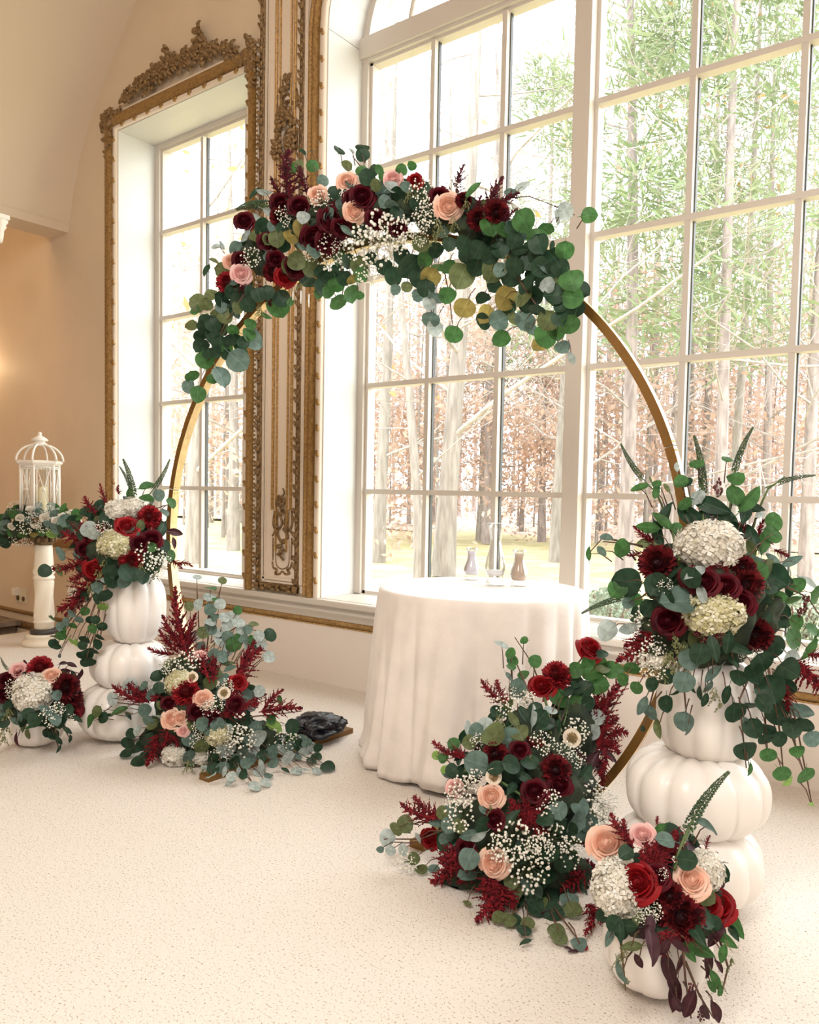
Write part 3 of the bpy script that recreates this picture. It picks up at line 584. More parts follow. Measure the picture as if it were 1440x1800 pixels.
# pedestal column, lantern and candle
PX, PY = -5.815, -0.885
ped = thing('pedestal_column', 'twisted cream stone pedestal column carrying the lantern', 'pedestal', (PX, PY, 0))
mb = MB(); mb.lathe([(0.0, 0.0), (0.155, 0.0), (0.158, 0.02), (0.150, 0.035), (0.135, 0.042), (0.128, 0.06), (0.135, 0.07), (0.12, 0.085), (0.0, 0.085)], 32, c=(PX, PY, 0), cap=False); put('base', mb, STONE, ped)
mb = MB(); mb.lathe([(0.0, 0.085), (0.10, 0.085), (0.10, 0.115), (0.072, 0.12), (0.0, 0.12)], 28, c=(PX, PY, 0), cap=False); put('dark_collar', mb, DARKB, ped)
mb = MB(); pr = [(0.066, 0.12), (0.07, 0.13), (0.07, 0.165), (0.075, 0.17), (0.075, 0.182), (0.068, 0.188)] + [(0.069, 0.195 + 0.29 * k / 24) for k in range(25)] + [(0.066, 0.49), (0.075, 0.496), (0.077, 0.51), (0.070, 0.522), (0.070, 0.53), (0.078, 0.545), (0.078, 0.56), (0.070, 0.575), (0.069, 0.60), (0.064, 0.68), (0.060, 0.755)]
def tw(th, r, z):
    f = 1 + (0.075 * math.sin(4 * th - 16 * z) if 0.2 < z < 0.48 else 0); return (r * f * math.cos(th), r * f * math.sin(th), z)
mb.lathe(pr, 48, c=(PX, PY, 0), fn=tw); put('shaft', mb, STONE, ped)
mb = MB(); mb.lathe([(0.0, 0.755), (0.066, 0.755), (0.07, 0.775), (0.064, 0.785), (0.075, 0.83), (0.095, 0.885), (0.10, 0.90), (0.0, 0.90)], 24, c=(PX, PY, 0), cap=False)
for k in range(10):
    a = k * PI / 5
    for zz, rr in ((0.80, 0.078), (0.85, 0.092)): mb.ball((PX + rr * math.cos(a + zz * 9), PY + rr * math.sin(a + zz * 9), zz), 0.018, sub=1, sq=(1, 1, 1.5))
put('capital', mb, CAPM, ped)
mb = MB(); mb.box((PX - 0.125, PY - 0.125, 0.90), (PX + 0.125, PY + 0.125, 0.925)); mb.box((PX - 0.15, PY - 0.15, 0.925), (PX + 0.15, PY + 0.15, 0.96)); put('top_slab', mb, CAPM, ped, flat=True)
LX, LY, LZ = -5.845, -0.895, 0.961
lan = thing('lantern', 'white hexagonal metal lantern with a domed top standing on the pedestal', 'lantern', (LX, LY, LZ))
def hexp(r, k, z, rot=0.25): a = k * PI / 3 + rot; return V((LX + r * math.cos(a), LY + r * math.sin(a), z))
RL = 0.136; ZB, ZT = LZ + 0.012, 1.365
mb = MB(); mb.lathe([(0.0, LZ), (0.155, LZ), (0.155, LZ + 0.02), (0.142, LZ + 0.035), (0.0, LZ + 0.035)], 6, c=(LX, LY, 0), cap=False, fn=lambda th, r, z: (r * math.cos(th + 0.25), r * math.sin(th + 0.25), z)); put('base_plate', mb, IRON, lan, flat=True)
mb = MB(); mb.lathe([(0.118, ZT - 0.02), (0.138, ZT - 0.02), (0.160, ZT), (0.163, ZT + 0.012), (0.150, ZT + 0.020), (0.118, ZT + 0.02), (0.118, ZT - 0.02)], 6, c=(LX, LY, 0), cap=False, fn=lambda th, r, z: (r * math.cos(th + 0.25), r * math.sin(th + 0.25), z)); put('cornice_ring', mb, IRON, lan, flat=True)
for k in range(6):
    mb = MB(); mb.tube([hexp(RL, k, ZB), hexp(RL, k, ZT)], 0.009, 6); put('post', mb, IRON, lan)
    mb = MB(); mb.tube([hexp(0.145 * math.cos(t) + 0.02, k, ZT + 0.015 + 0.125 * math.sin(t)) for t in [PI / 2 * i / 8 for i in range(9)]], 0.008, 6); put('dome_rib', mb, IRON, lan)
    a, b = hexp(RL, k, ZB + 0.03), hexp(RL, k + 1, ZB + 0.03); c_, d_ = hexp(RL, k, ZT - 0.03), hexp(RL, k + 1, ZT - 0.03); mb = MB()
    mb.tube([a, b], 0.006, 5); mb.tube([c_, d_], 0.006, 5)
    i0, i1, j0, j1 = a.lerp(b, .15), a.lerp(b, .85), c_.lerp(d_, .15), c_.lerp(d_, .85); mb.tube([i0, j1], 0.0028, 4); mb.tube([i1, j0], 0.0028, 4); mb.tube([i0, j0], 0.004, 4); mb.tube([i1, j1], 0.004, 4)
    mid = (i0 + i1 + j0 + j1) / 4
    for q in range(7): mb.ball(c_.lerp(d_, (q + 0.5) / 7) - V((0, 0, 0.012)), 0.007)
    tpn = put('trellis_panel', mb, IRON, lan); mb = MB(); mb.ball(mid, 0.012, sub=1); put('jewel_stud', mb, IRON, tpn)
    mb = MB(); mb.add([a, b, d_, c_], [(0, 1, 2, 3)]); put('glass_pane', mb, LGLASS, lan, flat=True)
mb = MB(); mb.lathe([(0.0, ZT + 0.13), (0.048, ZT + 0.13), (0.050, ZT + 0.15), (0.038, ZT + 0.153), (0.038, ZT + 0.165), (0.060, ZT + 0.168), (0.058, ZT + 0.178), (0.034, ZT + 0.196), (0.016, ZT + 0.205), (0.012, ZT + 0.215), (0.016, ZT + 0.222), (0.008, ZT + 0.232), (0.0, ZT + 0.236)], 20, c=(LX, LY, 0), cap=False); put('finial', mb, IRON, lan)
mb = MB(); mb.lathe([(0.0, 0.0), (0.050, 0.0), (0.052, 0.01), (0.052, 0.19), (0.046, 0.196), (0.030, 0.190), (0.0, 0.188)], 24, c=(LX, LY, LZ + 0.036), cap=False); cn = put('pillar_candle', mb, WAX); tag(cn, 'thick ivory pillar candle inside the white lantern', 'candle')
mb = MB(); mb.tube([(LX, LY, LZ + 0.222), (LX, LY, LZ + 0.236)], 0.002, 5); put('wick', mb, DARKB, cn)
# wall outlet, step block, ledge capital
p = wp(38, 1046); ol = thing('wall_outlet', 'small cream double outlet plate low on the far left wall', 'outlet', p)
mb = MB(); mb.box((p.x - 0.10, WY - 0.008, p.z - 0.065), (p.x + 0.10, WY, p.z + 0.065)); cvp = put('cover_plate', mb, OUTL, ol, flat=True)
mb = MB(); mb.box((p.x - 0.085, WY - 0.05, p.z + 0.0), (p.x - 0.02, WY - 0.008, p.z + 0.06)); put('plug_adapter', mb, IRON, cvp, flat=True)
for dx in (-0.05, 0.05):
    mb = MB(); mb.lathe([(0.0, 0.0), (0.024, 0.0), (0.022, 0.006), (0.0, 0.006)], 12, cap=False); put('socket', mb, CAPM, cvp, face(V((p.x + dx, WY - 0.0085, p.z - 0.03)), V((0, -1, 0)), V((0, 0, 1))))
st = thing('stair_block', 'grey-brown stone stair block on the lower floor at the far left', 'step', (-7.45, -0.62, -0.36))
mb = MB(); mb.box((-7.75, -0.85, -0.36), (-7.22, -0.41, -0.065)); put('riser', mb, STAIR, st, flat=True)
mb = MB(); mb.box((-7.78, -0.88, -0.065), (-7.12, -0.41, -0.025)); put('tread', mb, STAIR, st, flat=True)
p = V((-6.62, -1.75, 3.2)); q_ = at(-2, 404, depth(V((-6.62, -1.75, 3.2)))); cp = thing('column_capital', 'white moulded column capital at the left edge under the ceiling ledge', 'capital', q_)
mb = MB(); mb.lathe([(0.0, 0.07), (0.06, 0.07), (0.06, 0.055), (0.045, 0.04), (0.05, 0.02), (0.035, 0.0), (0.03, -0.05), (0.022, -0.09), (0.0, -0.09)], 20, c=q_, cap=False); put('moulding', mb, IRON, cp)
mb = MB(); mb.box((q_.x - 0.5, q_.y - 0.05, q_.z + 0.07), (q_.x + 0.06, q_.y + 0.05, q_.z + 0.10)); put('abacus', mb, IRON, cp, flat=True)

# ================================================================== flowers and foliage
def grid_petal(mb, fn, nu, nv, mi=0):
    vs = [fn(i / nu, j / nv) for j in range(nv + 1) for i in range(nu + 1)]
    mb.add(vs, [(j * (nu + 1) + i, j * (nu + 1) + i + 1, (j + 1) * (nu + 1) + i + 1, (j + 1) * (nu + 1) + i) for j in range(nv) for i in range(nu)], mi)
def rose_mesh(seed):
    rnd = random.Random(seed); mb = MB()
    for k in range(19):
        f = k / 18; a0 = k * 2.39996 + rnd.uniform(-.15, .15); hw = 1.5 - 0.70 * f; r0 = 0.035 + 0.345 * f ** 0.85; top = 0.36 - 0.20 * f ** 1.4; fl = 0.03 + 0.13 * f ** 2.2
        def fn(u, v):
            uu = u * 2 - 1; a = a0 + uu * hw * (0.75 + 0.25 * v); edge = 1 - 0.16 * abs(uu) ** 2.5 * v
            r = r0 * (0.45 + 0.62 * min(1, v * 1.2) ** 0.75 - 0.12 * (1 - f) * v ** 4) + fl * v ** 4 + 0.010 * math.sin(uu * 5 + k) * v
            z = -0.28 + (top + 0.28) * v ** 0.85 * edge - (0.03 + 0.13 * f ** 1.5) * v ** 7
            return (r * math.cos(a), r * math.sin(a), z)
        grid_petal(mb, fn, 6, 6)
    mb.lathe([(0.0, 0.245), (0.07, 0.225), (0.15, 0.15), (0.25, 0.05), (0.33, -0.06), (0.20, -0.26), (0.0, -0.28)], 14, cap=False)
    for k in range(5):
        a0 = k * 1.256
        grid_petal(mb, lambda u, v: ((0.05 + 0.33 * v) * math.cos(a0 + (u - .5) * 0.6 * (1 - v)), (0.05 + 0.33 * v) * math.sin(a0 + (u - .5) * 0.6 * (1 - v)), -0.28 - 0.03 * v), 2, 3, 1)
    mb.tube([(0, 0, -0.26), (0, 0, -0.5), (0.02, 0, -0.9)], 0.035, 5, 1); return mb.mesh('rose')
def mum_mesh(seed):
    rnd = random.Random(seed); mb = MB(); N = 190; mb.ball((0, 0, 0), 0.20, 0, 2)
    for k in range(N):
        f = (k + 0.5) / N; ph = 0.05 + 1.75 * f ** 0.62; a = k * 2.39996; ln = 0.25 + 0.15 * f + rnd.uniform(-.03, .03)
        d = V((math.sin(ph) * math.cos(a), math.sin(ph) * math.sin(a), math.cos(ph))); s = V((-math.sin(a), math.cos(a), 0)); up = s.cross(d) * -1
        b = V((0, 0, -0.08)) + d * 0.10; wd = 0.050
        tipbend = V((0, 0, 0.10 if f > 0.35 else 0.03)); inn = V((-d.x, -d.y, 0)) * (0.08 if f < 0.45 else 0)
        q = []
        for i, (t, ww) in enumerate(((0, .4), (.4, .9), (.78, 1.0), (1, .15))):
            p = b + d * (ln * t) + (tipbend + inn) * t * t + V((rnd.uniform(-.01, .01), rnd.uniform(-.01, .01), 0)) * t; q += [p - s * wd * ww, p - d.cross(s) * 0.018 * (1 - t), p + s * wd * ww]
        mb.add(q, [(i * 3 + j, i * 3 + j + 1, i * 3 + j + 4, i * 3 + j + 3) for i in range(3) for j in range(2)])
    mb.tube([(0, 0, -0.1), (0, 0, -0.8)], 0.03, 5, 1); return mb.mesh('chrysanthemum')
def hyd_mesh(seed):
    rnd = random.Random(seed); mb = MB(); N = 300
    for k in range(N):
        z = 1 - 1.7 * (k + 0.5) / N; r = math.sqrt(max(0, 1 - z * z)); a = k * 2.39996
        d = V((r * math.cos(a), r * math.sin(a), z)); jit = V((rnd.uniform(-1, 1), rnd.uniform(-1, 1), rnd.uniform(-1, 1))) * 0.55
        n = (d + jit).normalized(); x = n.orthogonal().normalized(); y = n.cross(x); th = rnd.random() * 6; c = d * (0.44 + rnd.uniform(-.035, .035)); sz = rnd.uniform(0.075, 0.11)
        for p in range(4):
            t = th + p * PI / 2; e1 = x * math.cos(t) + y * math.sin(t); e2 = x * -math.sin(t) + y * math.cos(t)
            mb.add([c, c + (e1 * 0.62 + e2 * 0.42) * sz + n * 0.020, c + e1 * sz * 1.05 + n * 0.008, c + (e1 * 0.62 - e2 * 0.42) * sz + n * 0.020], [(0, 1, 2, 3)])
    vs, fs = ico(2); mb.add([V(v) * 0.37 for v in vs], fs); mb.tube([(0, 0, -0.3), (0, 0, -0.8)], 0.03, 5, 1); return mb.mesh('hydrangea')
def baby_mesh(seed):
    rnd = random.Random(seed); mb = MB()
    for k in range(70):
        a = rnd.random() * 6.28; r = 0.5 * math.sqrt(rnd.random()); p = V((r * math.cos(a), r * math.sin(a), 0.18 * math.sqrt(max(0, 1 - 3.6 * r * r)) + rnd.uniform(-.12, .10)))
        mb.ball(p, rnd.uniform(0.026, 0.046), 0, 0)
        if k % 2 == 0: mb.tube([p, p * 0.45 + V((0, 0, -0.18)), V((0, 0, -0.35))], 0.005, 3, 1, cap=False)
    return mb.mesh('babys_breath')
def plume_mesh(seed):
    rnd = random.Random(seed); mb = MB(); bend = rnd.uniform(-.12, .12)
    def st(t): return V((bend * math.sin(t * 2.4), t, 0.05 * math.sin(t * 3)))
    mb.tube([st(i / 8) for i in range(9)], [0.014 * (1 - i / 10) for i in range(9)], 4)
    for k in range(34):
        t = 0.08 + 0.90 * k / 33; b = st(t); a = k * 2.4 + rnd.uniform(-.3, .3); ln = (0.04 + 0.36 * (1 - t) ** 0.9 * (1 if t > 0.22 else 0.4 + 2.7 * t)) * rnd.uniform(.65, 1.15)
        d = V((math.cos(a) * 0.75, 1.0, math.sin(a) * 0.75)).normalized(); tip = b + d * ln + V((0, rnd.uniform(.0, .12) * ln, 0))
        n = max(4, int(ln / 0.019))
        for i in range(n):
            g = (i + 0.5) / n; q = b.lerp(tip, g) + V((rnd.uniform(-1, 1), rnd.uniform(-1, 1), rnd.uniform(-1, 1))) * 0.016 * (1.1 - g); r = rnd.uniform(0.015, 0.025) * (1.15 - 0.75 * g)
            mb.add([(q.x + x * r, q.y + y * r * 1.6, q.z + z * r) for x, y, z in OCT[0]], OCT[1])
    return mb.mesh('astilbe_plume', False)
def spike_mesh(seed):
    rnd = random.Random(seed); mb = MB(); bd = rnd.uniform(.16, .28)
    def st(t): return V((bd * (t ** 2.2 - t), t, 0.03 * t))
    mb.tube([st(i / 10) for i in range(11)], [0.015 - 0.011 * i / 10 for i in range(11)], 5, 1)
    for k in range(230):
        g = k / 229; t = 0.26 + 0.735 * g ** 0.75; a = k * 2.4; rr = 0.010 + 0.040 * (1 - g) ** 0.8; b = st(t); q = b + V((math.cos(a) * rr, 0.012, math.sin(a) * rr)); r = (0.014 - 0.007 * g) * rnd.uniform(.7, 1.2)
        mb.add([(q.x + x * r, q.y + y * r * 1.5, q.z + z * r) for x, y, z in OCT[0]], OCT[1])
    return mb.mesh('veronica_spike')
def seed_mesh(seed):
    rnd = random.Random(seed); mb = MB()
    for s_ in range(7):
        d = V((rnd.uniform(-.45, .45), rnd.uniform(.2, .5), rnd.uniform(-.2, .2))); b = V((0, -0.45, 0)) + V((0, 0.5 * rnd.random(), 0)); tip = b + d
        mb.tube([b, tip], 0.008, 3, 1, cap=False)
        for k in range(13): mb.ball(b.lerp(tip, 0.25 + 0.75 * k / 12) + V((rnd.uniform(-1, 1), rnd.uniform(-1, 1), rnd.uniform(-1, 1))) * 0.05, rnd.uniform(.022, .036))
    return mb.mesh('seeded_eucalyptus')
def scab_mesh(seed):
    rnd = random.Random(seed); mb = MB()
    for k in range(60):
        f = (k + .5) / 60; r = 0.30 * math.sqrt(f); a = k * 2.4; mb.ball((r * math.cos(a), r * math.sin(a), 0.16 * (1 - f)), 0.04)
    for k in range(22):
        a0 = k * 6.283 / 22
        grid_petal(mb, lambda u, v: ((0.22 + 0.30 * v) * math.cos(a0 + (u - .5) * .45 * (0.5 + v * .5)), (0.22 + 0.30 * v) * math.sin(a0 + (u - .5) * .45 * (.5 + .5 * v)), -0.03 + 0.05 * math.sin(3 * v + k)), 2, 2, 1)
    mb.tube([(0, 0, -0.02), (0, 0, -0.9)], 0.03, 5, 2); return mb.mesh('scabiosa')
def berry_mesh(seed):
    rnd = random.Random(seed); mb = MB()
    for k in range(18):
        p = V((rnd.uniform(-.28, .28), rnd.uniform(-.4, .5), rnd.uniform(-.2, .2))); mb.ball(p, 0.085, 0, 1); mb.tube([p, V((p.x * .3, -0.5, 0))], 0.012, 3, 1, cap=False)
    return mb.mesh('berry_cluster')
def leaf_mesh(seed, kind):
    rnd = random.Random(seed); mb = MB(); curl_, cup = rnd.uniform(-.2, .2), rnd.uniform(.05, .24); n = 8; vs = []
    for j in range(n + 1):
        v = j / n
        if kind == 'round': wd = 0.5 * max(0, 1 - abs(2 * v ** 0.92 - 1) ** 2.2) ** 0.58 * (1.08 - 0.20 * v) + 0.004; notch = 0.0
        else: wd = 0.205 * math.sin(PI * v ** 0.85) ** 0.8 + 0.003
        for i in (-1, -.5, 0, .5, 1):
            x = i * wd; y = v - 0.5 + (0.0 if kind != 'round' else -0.02 * abs(i)); z = cup * abs(i) * (0.6 if kind == 'round' else .5) + curl_ * (v - .5) ** 2 * 3 + 0.015 * math.sin(6 * v + 2 * i + seed)
            vs.append((x, y, z))
    mb.add(vs, [(j * 5 + i, j * 5 + i + 1, j * 5 + i + 6, j * 5 + i + 5) for j in range(n) for i in range(4)])
    mb.tube([(0, -0.48, 0), (0, -0.62, -0.03), (0.02, -0.74, -0.08)], [0.016, 0.014, 0.012], 4); return mb.mesh('eucalyptus_leaf')
SUBN = {'rose': {1: 'calyx'}, 'mum': {1: 'flower_stem'}, 'baby': {1: 'sprig'}, 'spike': {1: 'stalk'}, 'seed': {1: 'sprig'}, 'scab': {1: 'ray_petals', 2: 'flower_stem'}, 'berry': {1: 'sprig'}}
CACHE = {}
GEN = {'rose': (rose_mesh, 4), 'mum': (mum_mesh, 3), 'hyd': (hyd_mesh, 3), 'baby': (baby_mesh, 4), 'plume': (plume_mesh, 4), 'spike': (spike_mesh, 2), 'seed': (seed_mesh, 3), 'scab': (scab_mesh, 2), 'berry': (berry_mesh, 2),
       'lr': (lambda s: leaf_mesh(s, 'round'), 5), 'le': (lambda s: leaf_mesh(s, 'long'), 4)}
LASTMB = []
def proto(kind, mats, rnd):
    """the shared mesh of one bloom and those of its sub-parts"""
    g, n = GEN[kind]; i = rnd.randrange(n); key = (kind, i) + tuple(m.name for m in mats)
    if key not in CACHE:
        b = (kind, i)
        if b not in CACHE:
            me = g(100 + i * 7); vs = [tuple(v.co) for v in me.vertices]; sm = me.polygons[0].use_smooth; parts = {}
            for p in me.polygons: parts.setdefault(p.material_index, []).append(tuple(p.vertices))
            CACHE[b] = []
            for mi in sorted(parts):
                used_ = {}; fs = [tuple(used_.setdefault(v, len(used_)) for v in f) for f in parts[mi]]; mb = MB(); mb.add([vs[v] for v in used_], fs)
                CACHE[b].append((mi, SUBN.get(kind, {}).get(mi, me.name), mb, sm))
        CACHE[key] = []
        for mi, nm, mb, sm in CACHE[b]:
            me = mb.mesh(nm, sm); me.materials.append(mats[min(mi, len(mats) - 1)]); CACHE[key].append((nm, me))
    return CACHE[key]
def place(name, pr, parent, M):
    o = put(name, pr[0][1], None, parent, M)
    for nm, me in pr[1:]:
        c = bpy.data.objects.new(nm, me); C.objects.link(c); c.parent = o
    return o
for _k in ('lr', 'le'):
    for _i in range(GEN[_k][1]):
        while (_k, _i) not in CACHE: proto(_k, (LEAF['d'],), random)
ROSEC = {'r': (RED, 'red rose'), 'd': (DRED, 'dark burgundy rose'), 'p': (PEACH, 'peach rose'), 'k': (PINK, 'blush pink rose')}
class Arr:
    """one flower arrangement: every bloom, sprig and leaf is a child part placed at its own depth on a domed mass"""
    def __init__(s, name, label, cat, base, cen, rx, ry, dfun, bulge, seed, bfun=None):
        s.rnd = random.Random(seed); s.root = thing(name, label, cat, base); s.cen = cen; s.rx, s.ry = rx, ry; s.dfun = dfun; s.bulge = bulge; s.bfun = bfun; s.stem = MB(); s.over = False
    def bul(s, x, y):
        if s.bfun: return s.bfun(x, y)
        q = ((x - s.cen[0]) / s.rx) ** 2 + ((y - s.cen[1]) / s.ry) ** 2; return math.sqrt(max(0, 1 - q))
    def pos(s, x, y, extra=0.0, zmin=0.012):
        d = s.dfun(x, y) - s.bulge * s.bul(x, y) - extra; p = at(x, y, d)
        if p.z < zmin: p = at_z(x, y, zmin + s.rnd.random() * 0.01); d = depth(p)
        return p, d
    def outward(s, x, y):
        dx, dy = (x - s.cen[0]) / s.rx, (y - s.cen[1]) / s.ry
        if s.bfun: c = s.near(x, y); dx, dy = (x - c[0]) / 70, (y - c[1]) / 70
        return RT * dx - UP * dy
    def near(s, x, y): return s.cen
    def facing(s, x, y, k=0.5, jit=0.25):
        o = s.outward(x, y); r = s.rnd
        return (-ray(x, y).normalized() + o * k + V((r.uniform(-jit, jit), r.uniform(-jit, jit), r.uniform(-jit, jit) + 0.08))).normalized()
    def bloom(s, kind, mats, name, x, y, w, h=None, extra=0.0, label=None, k=0.45, jit=.22, up=None, zs=None):
        p, d = s.pos(x, y, extra); sc_ = w * d / FPX; n = s.facing(x, y, k, jit); h_ = (h or w) * d / FPX
        if p.z < h_ * 0.42: p = p + V((0, 0, h_ * 0.42 - p.z))
        o = place(name, proto(kind, mats, s.rnd), s.root, face(p, n, up or UP, (sc_, h_, zs * sc_ if zs else (sc_ + h_) / 2)))
        if label: lab(o, label)
        return o
    def roses(s, txt):
        for tk in txt.split():
            x, y, w, c = tk.split(','); m, l = ROSEC[c]; s.bloom('rose', (m, STEMG), 'rose', float(x), float(y), float(w) * 1.12, label=l, extra=0.012)
    def mums(s, txt):
        for tk in txt.split():
            x, y, w, c = tk.split(','); s.bloom('mum', (MUMR if c == 'r' else MUMD, STEMG), 'chrysanthemum', float(x), float(y), float(w) * 1.1, extra=0.012, label='crimson chrysanthemum' if c == 'r' else 'dark burgundy chrysanthemum')
    def hyds(s, txt):
        for tk in txt.split():
            x, y, w, h, c = tk.split(','); s.bloom('hyd', (HYDW if c == 'w' else HYDG, STEMG), 'hydrangea', float(x), float(y), float(w), float(h), extra=-0.01, k=.2, jit=.1, label='white hydrangea head' if c == 'w' else 'cream-green hydrangea head')
    def babies(s, txt):
        for tk in txt.split():
            x, y, w = map(float, tk.split(',')[:3]); s.bloom('baby', (BABY, STEMG), 'babys_breath', x, y, w * 1.1, extra=0.02)
    def seeds(s, txt):
        for tk in txt.split():
            x, y, w = map(float, tk.split(',')[:3]); s.bloom('seed', (SEEDM, STEMG), 'seeded_eucalyptus', x, y, w * .8, w * 1.15, extra=0.02, up=-UP)
    def scabs(s, txt):
        for tk in txt.split():
            x, y, w = map(float, tk.split(',')); s.bloom('scab', (SCAB, SCABP, STEMG), 'scabiosa', x, y, w, extra=0.03, label='beige scabiosa bloom')
    def berries(s, txt):
        for tk in txt.split():
            x, y, w, h = map(float, tk.split(',')); s.bloom('berry', (BERRY, STEMB), 'berry_cluster', x, y, w, h, extra=0.02)
    def shoots(s, kind, mats, name, txt, lab_=None):
        for tk in txt.split():
            q = list(map(float, tk.split(','))); bx, by, tx, ty = q[:4]; wd = q[4] if len(q) > 4 else None
            b, d = s.pos(bx, by, 0.0); t, d2 = s.pos(tx, ty, 0.005); ax = t - b; ln = ax.length; y = ax.normalized(); z = -ray(tx, ty).normalized(); z = (z - y * z.dot(y)).normalized(); x = y.cross(z)
            k = 1.0 if wd is None else (wd * d2 / FPX) / (0.33 * ln)
            if kind == 'spike' and s.rnd.random() < 0.5: x = -x; z = -z
            place(name, proto(kind, mats, s.rnd), s.root, basis(b, x, y, z, (ln * k, ln, ln * min(k, 1.2))))
    def plumes(s, txt, m=None): s.shoots('plume', (m or PLUME,), 'astilbe_plume', txt)
    def spikes(s, txt): s.shoots('spike', (SPIKEM, STEMG), 'veronica_spike', txt)
    def leaf(s, x, y, sz, c, long_=False, extra=None, stem=True, jit=0.62, tip=None, into=None):
        r = s.rnd; p, d = s.pos(x, y, r.uniform(0.0, 0.045) if extra is None else extra)
        if s.over and abs(p.x + 2.61) < 0.10 and p.z < 0.05: p, d = s.pos(x, y, 0, 0.05)
        n = s.facing(x, y, 0.35, jit); o = s.outward(x, y); t = tip or (o * 0.8 + V((0, 0, -0.5)) + V((r.uniform(-1, 1), r.uniform(-1, 1), r.uniform(-1, 1))) * (0.55 if not long_ else 1.1))
        S = sz * d / FPX * (1.22 if not long_ else 1.15); 
        if p.z < 0.03: n = (n * 0.5 + V((0, 0, 1))).normalized()
        if into is not None:
            mb, pal = into; k_ = 'le' if long_ else 'lr'; b = CACHE[(k_, r.randrange(GEN[k_][1]))]
            M = face(p, n, t, (S, S, S)); mb.add([M @ V(v) for v in b[0][2].v], b[0][2].f, pal.index(c))
            return
        place('long_leaf' if long_ and c in 'dgr' else 'eucalyptus_leaf', proto('le' if long_ else 'lr', (LEAF[c],), r), s.root, face(p, n, t, (S, S, S)))
        if stem and s.bul(x, y) < 0.25:      # a fine twig back towards the mass
            cx, cy = s.near(x, y); f = max(0.72, 1 - 42 / max(1, math.hypot(x - cx, y - cy))); q, _ = s.pos(cx + (x - cx) * f, cy + (y - cy) * f, -0.01); mid = (p + q) / 2 + V((0, 0, 0.012)); s.stem.tube([q, mid, p], [0.0022, 0.0017, 0.0012], 4)
    def leaves(s, txt):
        for tk in txt.split():
            a = tk.split(','); c = a[3]; s.leaf(float(a[0]), float(a[1]), float(a[2]), c[0], len(c) > 1)
    def twig(s, *pts, m=None):
        P = []
        for x, y in pts: P.append(s.pos(x, y, 0.0)[0])
        mb = MB(); mb.tube(P, [0.0035 - 0.0018 * i / (len(P) - 1) for i in range(len(P))], 5); put('twig', mb, STEMB, s.root)
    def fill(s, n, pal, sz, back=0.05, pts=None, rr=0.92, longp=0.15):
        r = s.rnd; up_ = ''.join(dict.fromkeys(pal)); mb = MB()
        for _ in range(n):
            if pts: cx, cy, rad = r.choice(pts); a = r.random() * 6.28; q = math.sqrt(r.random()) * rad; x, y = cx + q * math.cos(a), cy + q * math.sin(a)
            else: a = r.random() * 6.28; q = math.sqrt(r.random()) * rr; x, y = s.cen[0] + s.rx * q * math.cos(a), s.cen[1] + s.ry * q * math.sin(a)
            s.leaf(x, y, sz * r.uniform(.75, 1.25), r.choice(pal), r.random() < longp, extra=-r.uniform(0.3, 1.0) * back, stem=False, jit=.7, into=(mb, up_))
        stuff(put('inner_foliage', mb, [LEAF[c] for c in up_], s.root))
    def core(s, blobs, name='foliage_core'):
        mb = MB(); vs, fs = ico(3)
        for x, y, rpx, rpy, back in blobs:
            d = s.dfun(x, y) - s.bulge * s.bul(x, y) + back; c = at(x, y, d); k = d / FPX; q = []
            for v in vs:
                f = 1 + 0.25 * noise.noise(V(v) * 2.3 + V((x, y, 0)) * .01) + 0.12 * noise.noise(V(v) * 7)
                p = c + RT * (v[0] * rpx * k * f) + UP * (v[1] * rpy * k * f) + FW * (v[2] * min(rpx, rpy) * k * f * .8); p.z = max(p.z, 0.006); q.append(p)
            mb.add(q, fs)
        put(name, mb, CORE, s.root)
    def done(s):
        if s.stem.v: stuff(put('fine_stems', s.stem, STEMB, s.root))

# ---- garland on the hoop
SPL = [(352, 660), (372, 585), (412, 510), (462, 440), (520, 395), (580, 372), (650, 355), (720, 358), (800, 372), (860, 395), (915, 425), (955, 460), (985, 515)]
def seg_near(x, y):
    best = None
    for i in range(len(SPL) - 1):
        (ax, ay), (bx, by) = SPL[i], SPL[i + 1]; dx, dy = bx - ax, by - ay; t = max(0, min(1, ((x - ax) * dx + (y - ay) * dy) / (dx * dx + dy * dy))); qx, qy = ax + dx * t, ay + dy * t; d = math.hypot(x - qx, y - qy)
        if best is None or d < best[0]: best = (d, qx, qy)
    return best
def arch_d(x, y): r = ray(x, y); return ((HC - CAM).dot(HN)) / r.dot(HN) - 0.02
G = Arr('arch_garland', 'flower and eucalyptus garland wired across the top of the gold hoop', 'garland', tuple(hoop_pt(math.radians(100))), (680, 400), 330, 100, arch_d, 0.15, 1, bfun=lambda x, y: math.sqrt(max(0, 1 - (seg_near(x, y)[0] / 72) ** 2)))
G.near = lambda x, y: seg_near(x, y)[1:]
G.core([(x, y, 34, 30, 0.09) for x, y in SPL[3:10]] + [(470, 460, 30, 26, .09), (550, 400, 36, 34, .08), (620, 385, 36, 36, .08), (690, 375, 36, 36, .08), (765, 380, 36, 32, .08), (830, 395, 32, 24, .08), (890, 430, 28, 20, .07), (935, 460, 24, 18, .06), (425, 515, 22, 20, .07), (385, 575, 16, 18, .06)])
G.roses('611,320,36,p 624,371,38,p 560,344,34,p 407,460,28,p 424,481,34,k 692,315,32,k 788,362,46,p 430,389,34,d 637,345,42,d 494,358,36,d 527,364,40,d 582,387,46,d 551,417,44,d 575,425,40,d 501,486,36,r 425,457,32,d 730,318,26,r 773,347,36,d 620,350,34,d 600,400,34,d 470,425,34,d 516,470,38,d 660,385,34,d 700,400,30,d 484,455,30,d')
